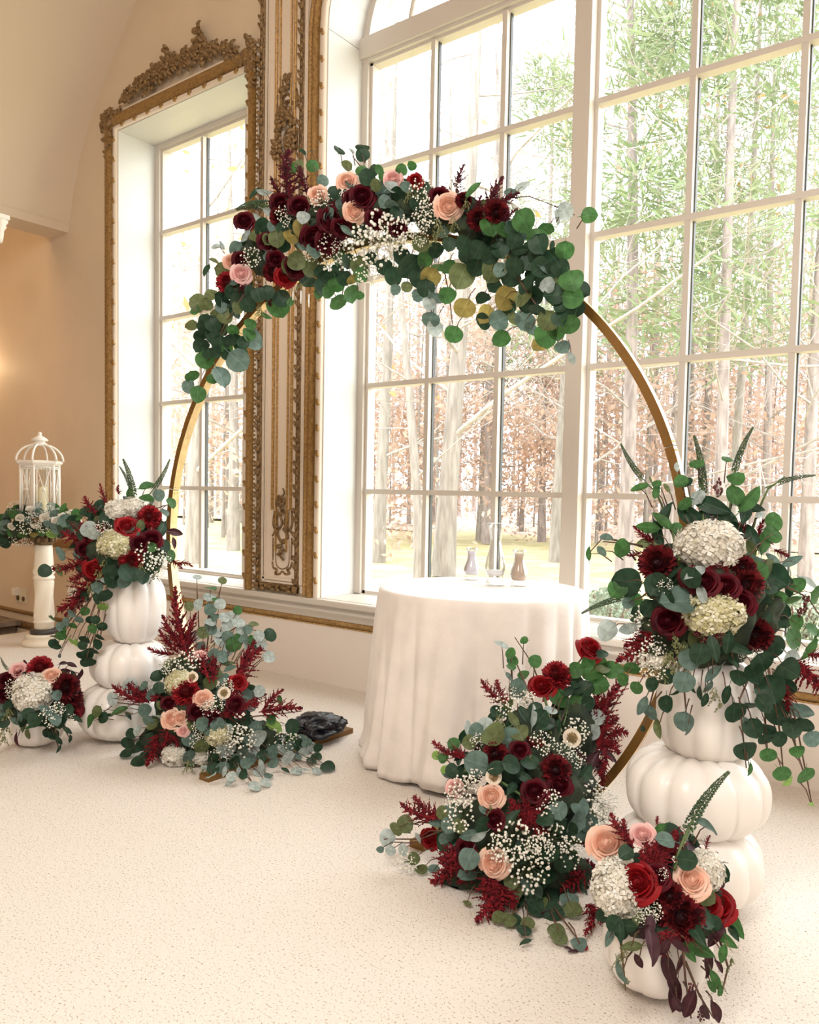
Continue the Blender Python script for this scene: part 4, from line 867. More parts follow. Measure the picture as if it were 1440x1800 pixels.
G.mums('399,497,38,r 872,374,46,d 479,478,34,d 840,385,40,d 815,352,30,d 490,382,32,d')
G.plumes('516,362,520,268,52 512,360,482,310,30 545,350,530,290,30 800,345,819,291,26 845,398,888,314,34 850,385,915,346,36 840,375,850,345,26 560,405,600,440,40 590,350,577,402,44 455,500,470,540,30 480,490,520,500,40 420,500,450,530,26 868,380,880,330,26 875,400,912,370,26', PLUMED)
G.babies('665,416,84 640,428,60 690,408,60 665,440,50 583,446,54 600,440,40 501,381,34 565,356,36 440,452,34 650,478,44 744,340,48 760,372,46 745,385,40 695,408,60 738,417,30 794,329,26 689,431,44 715,425,44 610,345,26 575,430,36 545,445,26')
G.seeds('776,405,42 760,420,36 896,463,34 527,501,36 458,548,30 800,395,32 820,360,26 720,345,30')
G.spikes('500,372,412,368')
G.leaves('921,390,36,g 961,403,25,g 944,419,31,g 1037,379,25,g 980,382,28,we 995,371,26,w 993,442,28,g 975,455,31,d 948,430,31,d 1005,494,37,g 1008,523,33,g 989,536,29,d 972,519,31,d 961,501,24,w 934,492,31,d 928,533,31,d 923,565,33,b 934,578,22,b 963,565,33,o 961,592,36,g 948,606,25,y 1001,571,31,g 989,609,23,b 1005,630,28,we 880,596,28,g 875,564,31,b 855,554,30,y 849,565,26,d 888,525,37,y 919,524,30,o 848,522,23,d 816,543,33,y 797,589,28,g 786,519,26,g 788,470,25,g 811,487,39,o 837,469,31,d 864,478,35,o 880,476,22,b 897,487,31,d 756,488,31,y 747,457,27,g 721,469,43,d 738,492,31,d 748,508,27,d 769,525,27,b 756,536,25,w 757,562,27,b 765,577,24,w 715,505,17,o 692,487,29,d 695,510,17,b 706,298,18,g 724,291,15,g 830,336,36,ge 918,328,30,we 899,338,28,be 902,405,27,d 861,399,31,g 884,405,25,g 913,440,31,de 934,457,35,d 972,478,31,d 986,472,27,d 958,475,20,be 905,470,30,d 950,470,30,d 925,505,28,d')
G.leaves('596,264,19,d 638,259,21,d 637,271,21,d 618,265,14,we 609,291,18,o 635,301,19,g 647,313,27,d 667,300,17,g 675,312,18,g 660,325,19,o 688,329,21,w 615,323,17,b 511,295,21,g 526,288,14,o 549,291,19,g 532,266,16,de 548,265,13,b 567,317,18,b 463,337,27,we 475,373,27,we 452,383,21,we 533,383,20,w 577,377,21,b 554,399,21,b 551,352,19,o 600,360,19,b 530,402,27,y 513,417,25,y 487,421,25,o 471,422,19,o 431,415,25,we 449,417,21,o 460,402,29,d 479,399,17,b 501,402,25,d 417,440,25,b 393,475,28,o 377,459,18,oe 363,475,24,de 379,434,20,we 390,431,16,we 535,434,27,be 554,440,25,b 522,459,28,o 547,472,29,o 519,481,27,d 533,487,25,d 506,469,27,o 475,452,19,b 598,457,28,g 630,466,27,o 612,460,23,d 593,476,19,d 565,478,21,d 583,487,21,d 606,490,23,d 618,492,18,y 635,484,23,g 592,501,25,g 616,516,28,g 632,520,14,g 596,530,29,g 577,513,23,g 565,504,25,d 560,517,17,g 571,492,23,d 610,405,25,be 688,358,21,b 676,355,20,b 697,376,21,d 545,495,22,d')
G.leaves('490,539,35,g 495,527,27,d 510,529,15,g 468,555,20,ge 446,599,33,b 437,589,21,g 440,571,19,g 420,635,35,b 422,618,25,g 389,663,33,b 373,667,17,g 338,662,22,g 331,680,21,b 348,694,26,g 361,635,28,g 352,606,25,d 401,612,19,g 399,624,17,d 377,595,21,d 388,606,27,d 367,621,21,d 351,589,21,d 363,568,25,d 376,571,25,d 396,557,25,o 411,581,19,g 405,597,20,d 420,600,23,d 428,603,19,d 347,532,27,o 344,546,17,g 363,536,21,o 371,520,22,o 389,541,18,b 377,552,15,o 390,527,25,d 417,542,19,o 402,513,19,d 414,495,23,be 437,536,25,d 455,519,22,d 440,515,22,d 470,515,22,d 355,575,18,d 370,590,18,d 380,620,18,d')
G.leaves('448,340,24,de 500,350,22,d 655,300,18,d 700,340,22,d 715,330,20,b 730,360,20,d 740,430,26,o 705,450,28,d 765,440,24,d 815,430,26,d 840,440,28,d 860,450,28,d 790,430,22,d 770,470,22,g 675,470,24,d 655,455,22,d 880,440,28,d 905,425,26,d 930,445,28,d 820,450,24,d 735,520,20,b 895,540,26,d 905,560,22,o 985,560,26,d 980,585,24,g 870,500,26,d 945,545,26,d')
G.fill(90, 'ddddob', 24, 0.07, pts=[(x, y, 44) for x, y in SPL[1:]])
G.twig((830, 380), (880, 350), (930, 345), (975, 362)); G.twig((975, 362), (1010, 378)); G.twig((660, 330), (640, 300), (620, 275)); G.twig((880, 470), (890, 520), (880, 585)); G.twig((905, 480), (945, 540), (990, 615)); G.twig((740, 470), (755, 520), (762, 575)); G.twig((440, 500), (395, 570), (355, 660)); G.twig((780, 470), (790, 520), (797, 580)); G.twig((600, 460), (605, 500), (600, 530)); G.twig((460, 370), (415, 367))
for k in range(3):
    p, d = G.pos(515 + 14 * k, 505 + 6 * k, 0.02); mbz = MB(); mbz.tube([p, p + V((0.004, -0.004, -0.03)), p + V((0.0, 0, -0.055))], 0.003, 4); put('cable_tie', mbz, IRON, G.root)
G.done()

# ---- arrangement on the left pumpkin stack
G = Arr('flower_arrangement', 'red and cream arrangement spilling from the top of the left pumpkin stack', 'flowers', (-3.35, -1.74, 0.80), (215, 955), 88, 72, lambda x, y: 3.80 - 0.14 * min(1, max(0, (y - 990) / 40)), 0.20, 2)
G.core([(215, 965, 62, 50, .10), (180, 990, 40, 38, .10), (250, 970, 40, 36, .1)])
G.hyds('207,898,46,42,w 232,894,48,42,w 204,957,66,54,g')
G.mums('263,908,42,r 231,987,44,r')
G.roses('223,926,38,r 266,948,35,d 166,1001,38,r 246,955,30,d 150,965,30,d')
G.plumes('195,900,178,850,16 170,905,152,872,24 206,915,205,884,20 165,950,112,930,40 160,980,93,992,34 165,1010,95,1064,50 155,1020,110,1080,40 175,940,150,915,34 300,985,318,1002,20 310,990,338,1000,18 190,935,170,920,30 150,1000,120,1010,36 210,870,212,853,14')
G.babies('261,976,46 275,994,34 182,929,26 285,985,28 190,945,26 128,1040,18')
G.seeds('187,1001,38 161,1039,38 273,1013,30 250,1000,26 176,1015,34')
G.spikes('236,901,216,806 255,878,298,808 236,880,210,820')
G.leaves('230,870,30,ge 222,875,26,de 259,854,32,ge 257,878,22,g 264,894,14,g 301,885,18,g 290,901,15,b 155,899,27,d 175,891,21,d 110,895,19,g 155,931,25,w 162,938,20,w 128,917,21,d 114,916,24,b 106,933,19,d 106,973,22,b 78,1004,20,d 104,1004,22,oe 226,929,19,b 246,924,18,o 243,943,25,be 282,933,38,de 308,936,28,re 306,955,20,re 300,978,19,g 268,962,15,g 217,1022,23,b 224,1008,30,d 205,987,32,d 264,1001,19,d 172,1033,18,b 191,1020,26,we 184,1048,22,d 149,1050,32,de 170,1053,24,de 198,1020,26,d 250,1015,22,d 195,1005,24,d 140,1040,24,de 280,870,18,b 268,880,18,we 185,910,18,d 145,940,20,d 240,1010,22,d 290,960,18,d 135,905,18,g')
G.leaves('127,1078,14,b 149,1075,14,g 117,1094,14,b 94,1088,15,g 106,1102,14,b 107,1118,15,g 96,1118,14,d 94,1132,15,d 100,1134,15,d 105,1153,12,be 126,1125,13,l 134,1130,17,le 149,1125,17,d 145,1135,14,d 146,1153,19,d 163,1106,15,g 168,1090,14,d 180,1102,15,d 159,1090,15,d 177,1120,15,d 173,1132,17,d 163,1144,19,d 154,1151,17,d 152,1160,17,d 180,1067,16,l 140,1090,13,b 150,1165,15,d 160,1165,14,d 112,1110,12,g 128,1100,12,g')
G.fill(60, 'ddddob', 20, 0.08)
G.twig((175, 1040), (160, 1080), (150, 1150)); G.twig((165, 1045), (130, 1090), (104, 1150)); G.twig((180, 1045), (170, 1100), (163, 1140)); G.twig((160, 1050), (120, 1075), (95, 1125)); G.twig((250, 905), (285, 890), (300, 886)); G.twig((140, 930), (115, 912)); G.twig((240, 930), (236, 870))
G.done()

# ---- floor arrangement at the left foot of the hoop
G = Arr('flower_arrangement', 'sprawling floor arrangement at the left foot of the hoop beside the sandbag', 'flowers', (-2.75, -1.75, 0.0), (350, 1250), 125, 105, lambda x, y: 3.72 - (y - 1040) * 0.00055, 0.20, 3); G.over = True
G.core([(335, 1255, 60, 60, .12), (370, 1300, 80, 40, .10), (300, 1300, 50, 34, .10), (440, 1300, 60, 34, .10), (335, 1200, 40, 50, .12)])
G.hyds('315,1202,52,50,g 311,1330,56,44,w 383,1292,50,42,g 355,1330,36,30,w')
G.mums('326,1216,48,r')
G.roses('350,1155,24,k 357,1228,32,p 304,1264,36,p 318,1262,26,p 322,1285,20,k 418,1199,30,r 347,1251,34,d 297,1236,26,d 414,1238,32,d 375,1262,30,d')
G.scabs('338,1190,20 394,1218,22')
G.plumes('330,1150,317,1032,44 325,1150,290,1080,30 330,1150,350,1080,30 310,1150,262,1134,22 315,1150,283,1105,26 369,1200,365,1132,38 375,1200,385,1150,30 410,1205,470,1147,48 415,1205,455,1130,30 262,1235,203,1200,34 280,1235,228,1195,34 285,1225,250,1210,30 395,1262,456,1246,40 390,1258,430,1235,34 455,1252,531,1250,34 460,1250,500,1215,26 275,1290,252,1345,36 295,1280,275,1315,34 300,1290,310,1320,20 340,1170,330,1110,40 440,1240,470,1225,26 400,1230,440,1205,30')
G.babies('329,1170,46 300,1172,30 289,1172,24 380,1238,30 423,1303,50 387,1325,40 463,1325,46 513,1307,34 398,1206,24 347,1303,26 440,1320,40 366,1245,26 488,1300,36 410,1290,36 350,1280,26')
G.spikes('370,1140,408,1104')
G.seeds('333,1357,34 360,1360,30 480,1330,30 505,1320,26')
G.leaves('346,1014,14,w 391,1020,13,o 371,1035,19,g 369,1050,19,w 387,1061,17,w 369,1070,19,b 380,1056,15,g 349,1062,18,w 333,1065,15,o 418,1072,14,g 410,1085,21,w 419,1094,19,w 447,1099,15,o 475,1115,21,d 456,1117,17,w 443,1126,16,g 452,1140,14,d 461,1134,17,w 474,1155,19,w 434,1135,17,w 436,1106,15,b 401,1119,19,b 418,1121,15,g 389,1128,21,w 383,1112,17,w 369,1105,21,b 358,1112,19,o 344,1117,17,w 351,1135,17,b 369,1094,18,w 410,1132,23,g 391,1155,20,b 425,1110,18,w 400,1100,18,w 392,1350,20,b 410,1340,22,d 428,1328,22,b 445,1322,20,w 462,1330,18,d 478,1322,20,b 495,1318,20,w 512,1312,18,b 525,1310,18,d 540,1306,16,b 375,1352,18,d 400,1330,20,d 425,1312,20,b 450,1312,20,d 470,1310,20,b 488,1306,20,d 535,1322,16,w 395,1085,16,w 378,1085,16,b 430,1125,16,b 400,1145,18,w 375,1150,18,b')
G.leaves('197,1228,21,w 210,1249,27,ge 170,1252,19,o 158,1269,21,g 181,1262,17,d 192,1256,15,de 226,1258,17,de 228,1206,23,w 253,1206,15,b 268,1222,21,b 242,1285,17,w 224,1307,21,d 235,1318,23,d 221,1325,19,d 242,1339,21,d 253,1249,20,b 261,1267,19,b 268,1275,19,o 293,1236,16,o 282,1240,15,o 280,1208,19,d 278,1260,17,w 333,1300,23,b 338,1275,17,o 354,1273,22,b 331,1330,21,b 354,1312,23,o 338,1341,15,b 362,1350,15,w 372,1363,21,we 396,1316,29,w 394,1356,19,we 407,1365,15,w 401,1283,19,w 383,1274,21,b 365,1282,23,b 452,1296,27,w 434,1300,23,be 481,1282,27,l 477,1265,15,g 515,1278,23,d 512,1300,19,g 492,1231,19,ge 450,1280,21,b 457,1215,18,w 484,1302,15,we 501,1296,19,we 546,1316,19,w 560,1314,15,d 557,1330,17,d 548,1338,16,d 577,1348,23,d 557,1356,16,w 535,1354,17,we 522,1356,17,w 502,1354,17,de 506,1332,21,w 459,1345,21,we 457,1357,19,w 448,1383,20,w 468,1376,18,w 472,1365,14,b 427,1361,16,d 419,1357,19,we 432,1343,17,b 405,1376,19,we 470,1300,18,d 495,1310,18,b 520,1330,20,b 480,1340,18,b 440,1335,18,b 530,1300,16,b 415,1335,18,b 375,1335,18,d 265,1300,20,d 250,1310,20,d 255,1330,18,d 230,1290,16,d')
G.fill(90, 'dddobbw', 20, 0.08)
G.twig((350, 1120), (380, 1060), (391, 1022)); G.twig((370, 1130), (420, 1100), (475, 1116)); G.twig((350, 1120), (348, 1060), (346, 1018)); G.twig((250, 1240), (205, 1235), (160, 1268)); G.twig((420, 1310), (500, 1330), (577, 1348)); G.twig((400, 1330), (430, 1360), (450, 1382)); G.twig((430, 1200), (445, 1170), (470, 1150)); G.twig((440, 1260), (490, 1255), (530, 1250))
G.done()

# ---- small planter at the left edge
G = Arr('flower_arrangement', 'compact arrangement with one white hydrangea in the small planter at the left edge', 'flowers', (-3.575, -2.108, 0.17), (65, 1220), 72, 58, lambda x, y: 3.70 - 0.14 * min(1, max(0, (y - 1235) / 30)), 0.15, 4)
G.core([(62, 1230, 52, 40, .08), (100, 1225, 34, 34, .08), (20, 1225, 34, 34, .08)])
G.hyds('60,1219,72,76,w')
G.mums('70,1174,44,r 116,1208,50,d 126,1225,40,d'); G.roses('16,1197,38,d 10,1218,36,d 128,1246,34,d 33,1178,28,k 91,1188,30,p 2,1205,30,r')
G.plumes('95,1190,88,1160,14 120,1250,148,1236,24 125,1240,140,1262,24 20,1200,40,1180,20')
G.babies('22,1206,24 87,1259,36 123,1264,20 100,1248,26 20,1218,20'); G.seeds('11,1280,40 8,1300,34 105,1275,24 16,1255,30'); G.spikes('22,1184,2,1156')
G.leaves('112,1166,17,re 116,1179,17,re 126,1169,18,re 131,1188,19,de 139,1188,17,re 143,1183,14,re 45,1166,16,re 117,1235,25,b 119,1250,20,d 100,1223,16,b 81,1250,22,b 97,1266,20,b 105,1271,18,d 54,1275,20,ge 61,1266,22,d 72,1270,26,d 35,1261,20,be 27,1268,20,be 37,1238,18,ge 4,1237,18,b 5,1250,20,b 49,1291,22,oe 40,1277,20,oe 94,1293,16,d 85,1288,16,d 104,1302,18,de 123,1299,16,de 119,1284,18,de 103,1317,16,de 137,1264,18,de 30,1300,22,re 15,1240,20,d 50,1255,18,d 110,1262,18,d 90,1275,18,d 5,1270,18,d')
G.fill(36, 'dddb', 19, 0.06); G.twig((95, 1270), (100, 1295), (103, 1318)); G.twig((110, 1270), (118, 1290), (124, 1300)); G.twig((100, 1190), (125, 1180), (143, 1184)); G.done()

# ---- arrangement on the right pumpkin stack
G = Arr('flower_arrangement', 'tall arrangement with two hydrangeas and veronica spikes on the right pumpkin stack', 'flowers', (-0.71, -1.545, 0.74), (1250, 1050), 125, 118, lambda x, y: 2.40 - 0.19 * min(1, max(0, (y - 1110) / 60)), 0.20, 5)
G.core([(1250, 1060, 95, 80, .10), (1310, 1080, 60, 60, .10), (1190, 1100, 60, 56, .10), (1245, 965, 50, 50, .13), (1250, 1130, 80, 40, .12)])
G.hyds('1246,963,122,100,w 1253,1079,110,88,g')
G.mums('1155,990,66,d 1312,1028,62,d 1328,1116,62,d 1306,998,46,d'); G.roses('1176,1091,54,d 1238,1024,50,d 1275,1030,46,d 1300,1060,50,d 1215,1015,40,d')
G.berries('1263,858,26,44 1415,1065,28,34 1405,1085,22,26 1237,1112,50,44 1265,1122,40,30 1255,905,16,20')
G.plumes('1165,962,1116,922,26 1200,955,1198,938,14 1340,965,1300,915,30 1335,960,1368,955,26 1335,950,1350,915,24 1320,935,1292,910,22 1150,1112,1078,1156,56 1160,1110,1095,1130,40 1390,1165,1440,1240,60 1385,1165,1420,1190,44 1372,1190,1380,1250,34 1290,1050,1278,1085,22 1262,980,1275,1010,24 1130,970,1100,972,16 1240,1000,1280,1000,30 1420,1150,1450,1165,34 1360,965,1388,985,20')
G.babies('1135,1091,52 1140,1154,52 1169,1029,26 1146,1179,44 1312,1154,24 1406,1144,18 1125,1110,36 1150,1135,40 1330,1150,22'); G.seeds('1182,1144,64 1175,1165,56 1259,1225,40 1350,1054,44 1163,1188,40 1200,1165,50 1345,1040,40 1262,1245,30')
G.spikes('1150,862,1092,780 1234,905,1220,766 1286,860,1324,752 1345,858,1432,836 1122,1046,1024,1078')
for a in (((1195, 985), (1178, 920), (1160, 880), (1142, 838)), ((1238, 960), (1236, 900), (1232, 840)), ((1278, 950), (1284, 890), (1294, 820)), ((1318, 950), (1332, 900), (1350, 860), (1380, 838))):
    mbz = MB(); mbz.tube([G.pos(x, y, -0.005)[0] for x, y in a], [0.0045, 0.004, 0.0035, 0.003][:len(a)], 6); put('spike_stem', mbz, STEMG, G.root)
G.leaves('1124,857,32,ge 1154,864,28,ge 1155,850,14,g 1172,857,20,oe 1169,908,50,de 1164,915,40,ge 1138,927,42,ge 1157,939,46,de 1140,955,40,oe 1093,965,29,g 1065,945,30,be 1057,968,28,be 1036,973,24,ge 1205,885,22,g 1188,928,18,g 1190,821,20,we 1197,846,21,g 1207,849,19,d 1225,815,21,g 1278,807,16,g 1295,843,26,g 1292,869,31,g 1319,877,54,ge 1322,892,44,de 1252,889,62,de 1262,900,56,de 1275,905,46,de 1240,905,44,de 1219,908,50,de 1225,874,26,w 1361,916,29,g 1359,939,29,g 1322,942,46,de 1344,951,44,ge 1310,905,44,de 1337,905,28,we 1203,905,40,de 1290,925,40,de')
G.leaves('1101,1022,44,d 1085,1036,30,g 1154,1029,38,d 1116,1054,22,g 1104,1060,18,b 1222,1007,42,we 1216,1017,34,d 1190,1057,52,b 1169,1051,32,d 1235,1046,36,we 1067,1110,34,w 1104,1105,42,we 1334,1004,32,g 1365,1017,42,d 1350,1029,34,d 1387,1036,42,de 1400,1029,28,g 1396,1054,26,g 1423,1026,38,we 1435,1045,29,g 1375,1092,26,d 1359,983,30,be 1393,986,34,be 1396,1126,36,g 1421,1141,48,ge 1359,1138,36,d 1393,1160,28,w 1382,1176,42,d 1340,1166,36,d 1328,1185,32,d 1213,1160,32,b 1253,1185,36,be 1202,1200,32,b 1216,1207,22,de 1244,1207,30,be 1231,1219,24,de 1239,1231,26,de 1277,1222,34,de 1172,1238,26,d 1147,1204,22,d 1203,1269,30,b 1210,1281,24,be 1157,1281,32,oe 1144,1253,26,b 1130,1281,18,de 1119,1210,20,g 1129,1241,36,be 1291,1253,34,d 1319,1241,26,d 1309,1266,24,be 1356,1213,44,d 1343,1238,30,d 1365,1253,38,d 1384,1269,26,d 1409,1250,38,b 1393,1281,32,d 1325,1281,30,d 1347,1278,30,d 1384,1207,30,d 1414,1275,30,d')
G.leaves('1309,1317,34,d 1318,1353,24,ge 1376,1361,26,g 1415,1364,30,g 1393,1281,28,d 1429,1300,26,b 1351,1328,24,g 1384,1372,18,l 1426,1414,22,le 1401,1319,22,g 1345,1300,22,d 1370,1300,24,d 1160,1020,28,d 1140,1070,28,d 1280,1130,40,de 1300,1140,40,de 1255,1140,44,de 1230,1150,34,d 1290,1160,30,de 1340,1060,34,d 1365,1050,30,g 1375,1075,26,d 1130,1130,24,d 1170,1190,26,d 1190,1215,24,de 1120,1080,28,d 1300,1190,26,d 1110,1175,24,g 1095,1195,20,g 1400,1095,24,g 1430,1110,26,g 1340,1090,30,d')
G.fill(80, 'ddddbo', 30, 0.07, longp=0.35)
G.twig((1195, 1150), (1150, 1210), (1132, 1280)); G.twig((1200, 1180), (1205, 1235), (1208, 1285)); G.twig((1330, 1160), (1300, 1230), (1312, 1350)); G.twig((1350, 1170), (1370, 1280), (1378, 1365)); G.twig((1370, 1170), (1400, 1270), (1427, 1412)); G.twig((1360, 1180), (1345, 1260), (1350, 1330)); G.twig((1118, 985), (1095, 955), (1060, 952)); G.twig((1140, 1040), (1125, 1052), (1110, 1062)); G.twig((1340, 1010), (1420, 1050), (1440, 1080)); G.twig((1380, 1200), (1400, 1320), (1416, 1364)); G.twig((1130, 960), (1060, 945), (1036, 972)); G.done()

# ---- floor arrangement at the right foot of the hoop
G = Arr('flower_arrangement', 'sprawling floor arrangement in front of the table at the right foot of the hoop', 'flowers', (-1.15, -2.0, 0.0), (905, 1420), 150, 200, lambda x, y: 2.80 - max(0, y - 1140) * 0.0007, 0.24, 6)
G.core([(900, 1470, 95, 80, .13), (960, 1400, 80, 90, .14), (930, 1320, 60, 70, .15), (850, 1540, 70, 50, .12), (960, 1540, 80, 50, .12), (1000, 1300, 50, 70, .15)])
G.roses('1036,1141,46,r 953,1207,44,r 757,1473,36,r 914,1318,34,d 940,1391,44,d 864,1399,42,p 800,1385,32,k 869,1516,50,p 870,1440,36,d 820,1490,34,d 985,1380,40,d')
G.mums('979,1186,52,r 977,1354,56,d 870,1326,46,d')
G.scabs('868,1365,28 1006,1297,32')
G.plumes('937,1440,900,1400,44 937,1440,975,1405,44 937,1435,937,1395,44 935,1430,940,1478,44 935,1430,905,1450,36 937,1430,975,1440,36 1050,1320,1095,1270,60 1050,1300,1085,1330,50 1060,1310,1045,1360,40 1065,1300,1105,1300,44 1045,1290,1110,1195,48 1050,1290,1085,1220,40 1050,1280,1060,1215,40 895,1240,852,1192,34 890,1235,880,1195,26 822,1335,766,1298,30 825,1335,795,1300,28 775,1440,710,1405,44 775,1440,735,1395,34 805,1485,750,1540,60 800,1490,770,1500,50 820,1500,800,1550,56 815,1500,790,1525,50 875,1540,830,1615,66 870,1550,850,1610,60 850,1540,875,1610,60 880,1555,890,1600,50 1035,1510,980,1560,50 1045,1520,1000,1530,44 1040,1590,1020,1640,36 1040,1600,1060,1640,40 1030,1590,1045,1615,34 960,1310,930,1290,30 1050,1330,1055,1385,30')
G.babies('815,1387,50 834,1371,34 808,1432,54 889,1239,44 927,1233,34 953,1307,42 1011,1288,46 1011,1332,36 898,1474,68 934,1484,50 927,1529,72 969,1474,50 1001,1497,50 966,1413,46 1046,1429,64 1060,1410,50 1035,1400,50 715,1523,40 840,1303,26 880,1490,44 950,1500,50 800,1400,40 900,1220,30 1065,1440,40 990,1320,34')
G.seeds('882,1271,34 937,1336,22 860,1426,26 905,1300,26'); G.spikes('990,1275,996,1215 860,1440,862,1405 880,1290,875,1250')
G.leaves('882,1133,26,we 921,1126,13,g 898,1147,17,g 900,1160,19,g 898,1172,15,g 942,1162,20,g 921,1186,19,g 911,1209,30,b 895,1189,18,be 1046,1173,44,g 1061,1175,22,o 1053,1204,32,g 1079,1178,32,g 1013,1197,24,d 1013,1213,24,d 1016,1231,24,g 982,1229,30,g 995,1216,22,d 1014,1178,24,g 969,1249,20,w 1014,1262,28,b 1051,1262,24,w 1043,1286,24,w 921,1255,34,de 937,1258,34,we 950,1262,30,d 943,1246,22,d 963,1278,36,de 979,1281,32,de 853,1273,22,w 824,1280,30,we 836,1286,26,b 824,1305,22,o 869,1294,40,o 892,1300,38,b 903,1265,32,oe 914,1289,28,o 836,1341,38,b 850,1345,36,b 797,1307,19,g 794,1355,21,d 779,1333,16,g 766,1328,13,l 781,1353,13,l 1030,1210,26,d 1060,1150,18,d 1000,1245,22,g 1035,1235,22,d')
G.leaves('711,1449,26,o 695,1457,22,o 681,1474,26,w 686,1495,16,w 708,1494,18,w 668,1493,12,b 728,1510,19,o 736,1473,16,w 781,1473,20,b 769,1442,24,b 789,1452,24,b 807,1453,22,o 776,1429,20,o 827,1468,40,be 840,1471,32,we 824,1511,32,b 821,1536,30,b 856,1423,22,b 902,1436,34,de 1011,1445,36,b 982,1426,28,b 1037,1449,28,b 1024,1387,40,re 1015,1370,36,re 914,1505,32,d 966,1503,30,d 947,1548,30,d 929,1564,42,be 905,1568,24,o 898,1552,22,o 905,1584,30,d 876,1613,22,o 895,1618,22,o 908,1619,22,d 929,1626,22,o 922,1635,22,d 943,1597,32,d 960,1581,36,d 972,1603,32,d 982,1568,32,d 1008,1603,30,o 1001,1584,28,b 979,1639,28,o 985,1651,24,o 1018,1660,24,b 924,1656,22,de 821,1587,18,oe 740,1530,20,o 762,1530,18,b 880,1580,26,d 960,1540,30,d 990,1520,28,d 1020,1560,30,de 940,1570,28,d 900,1345,30,d 920,1365,34,de 900,1385,34,de 930,1340,28,d 960,1440,28,d 1000,1460,30,d 850,1450,26,d 1020,1420,30,b 980,1450,26,d 870,1350,26,d 1040,1340,44,re 1055,1350,40,re 1030,1360,40,de 1070,1330,40,re')
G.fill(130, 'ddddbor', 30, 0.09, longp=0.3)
mbz = MB(); mbz.tube([G.pos(953, 1215)[0], G.pos(963, 1245)[0], G.pos(968, 1290)[0]], 0.005, 6); put('rose_stem', mbz, STEMG, G.root); mbz = MB(); mbz.tube([G.pos(980, 1195)[0], G.pos(983, 1240)[0], G.pos(985, 1290)[0]], 0.004, 6); put('chrysanthemum_stem', mbz, STEMG, G.root); mbz = MB(); mbz.tube([G.pos(878, 1372)[0], G.pos(920, 1400)[0]], 0.004, 6); put('scabiosa_stem', mbz, STEMG, G.root)
G.twig((940, 1240), (910, 1170), (895, 1140)); G.twig((960, 1230), (935, 1165), (905, 1120)); G.twig((800, 1450), (740, 1475), (675, 1475)); G.twig((790, 1450), (740, 1445), (700, 1455)); G.twig((970, 1590), (1000, 1630), (1020, 1658)); G.twig((830, 1340), (800, 1310), (770, 1330)); G.twig((920, 1560), (905, 1600), (895, 1615)); G.twig((1050, 1290), (1080, 1240), (1105, 1200)); G.done()

# ---- small planter at the right front
G = Arr('flower_arrangement', 'full arrangement with red roses and dark trailing foliage in the right front planter', 'flowers', (-0.66, -2.066, 0.19), (1160, 1565), 122, 112, lambda x, y: 1.98 - 0.16 * min(1, max(0, (y - 1600) / 60)), 0.15, 7)
G.core([(1155, 1580, 80, 66, .09), (1215, 1590, 60, 56, .09), (1110, 1590, 50, 50, .09)])
G.hyds('1089,1560,100,104,w 1239,1530,70,74,w')
G.roses('1122,1550,64,r 1262,1592,56,r 1068,1484,66,p 1216,1549,56,p 1131,1468,42,k 1245,1590,44,r 1155,1540,44,d')
G.mums('1197,1610,84,d 1178,1575,50,d')
G.plumes('1115,1490,1078,1428,34 1110,1485,1100,1440,30 1160,1520,1130,1490,50 1165,1525,1165,1475,54 1160,1520,1190,1490,46 1190,1510,1202,1460,44 1190,1505,1190,1470,40 1158,1460,1160,1436,14 1240,1495,1250,1470,14 1155,1640,1185,1665,44 1140,1540,1115,1520,30 1150,1510,1145,1460,40 1170,1650,1150,1670,40 1240,1500,1262,1502,10')
G.babies('1139,1595,44 1163,1537,22 1150,1605,30 1128,1610,26'); G.seeds('1091,1677,40 1099,1729,28 1284,1698,34 1271,1737,28 1088,1690,36 1280,1665,26'); G.spikes('1189,1510,1280,1360')
G.berries('1232,1654,12,12 1236,1588,13,13 1245,1600,10,12 1216,1740,22,26 1232,1785,20,26')
G.leaves('1242,1452,44,be 1159,1458,30,ge 1169,1476,29,b 1210,1512,30,d 1290,1621,54,ge 1224,1664,60,ge 1242,1576,28,o 1239,1616,32,d 1142,1627,42,re 1145,1661,62,re 1110,1664,36,oe 1258,1645,42,re 1243,1693,46,re 1176,1706,50,re 1184,1729,42,re 1195,1693,34,re 1187,1751,48,re 1191,1766,36,re 1212,1766,50,re 1240,1780,40,re 1259,1780,40,re 1123,1689,28,re 1271,1677,32,ge 1258,1724,34,ge 1252,1735,26,ge 1266,1743,20,ge 1279,1653,36,ge 1094,1711,42,be 1071,1648,32,be 1100,1627,46,de 1118,1619,30,oe 1225,1640,50,de 1212,1675,34,ge 1290,1640,30,de 1265,1630,36,re 1080,1625,26,d 1060,1610,24,d 1250,1625,30,d 1100,1500,24,d 1195,1660,36,re 1170,1665,34,re 1090,1640,32,de 1265,1700,26,re')
G.fill(60, 'dddrr', 34, 0.06, longp=0.6)
mbz = MB(); mbz.tube([G.pos(1185, 1530)[0], G.pos(1195, 1500)[0], G.pos(1215, 1455)[0]], 0.0035, 6); put('spike_stem', mbz, STEMG, G.root)
G.twig((1200, 1660), (1205, 1720), (1215, 1790)); G.twig((1205, 1690), (1230, 1750), (1255, 1790)); G.twig((1200, 1690), (1180, 1730), (1190, 1770)); G.twig((1090, 1640), (1095, 1690), (1100, 1740)); G.twig((1265, 1650), (1280, 1700), (1268, 1750)); G.done()

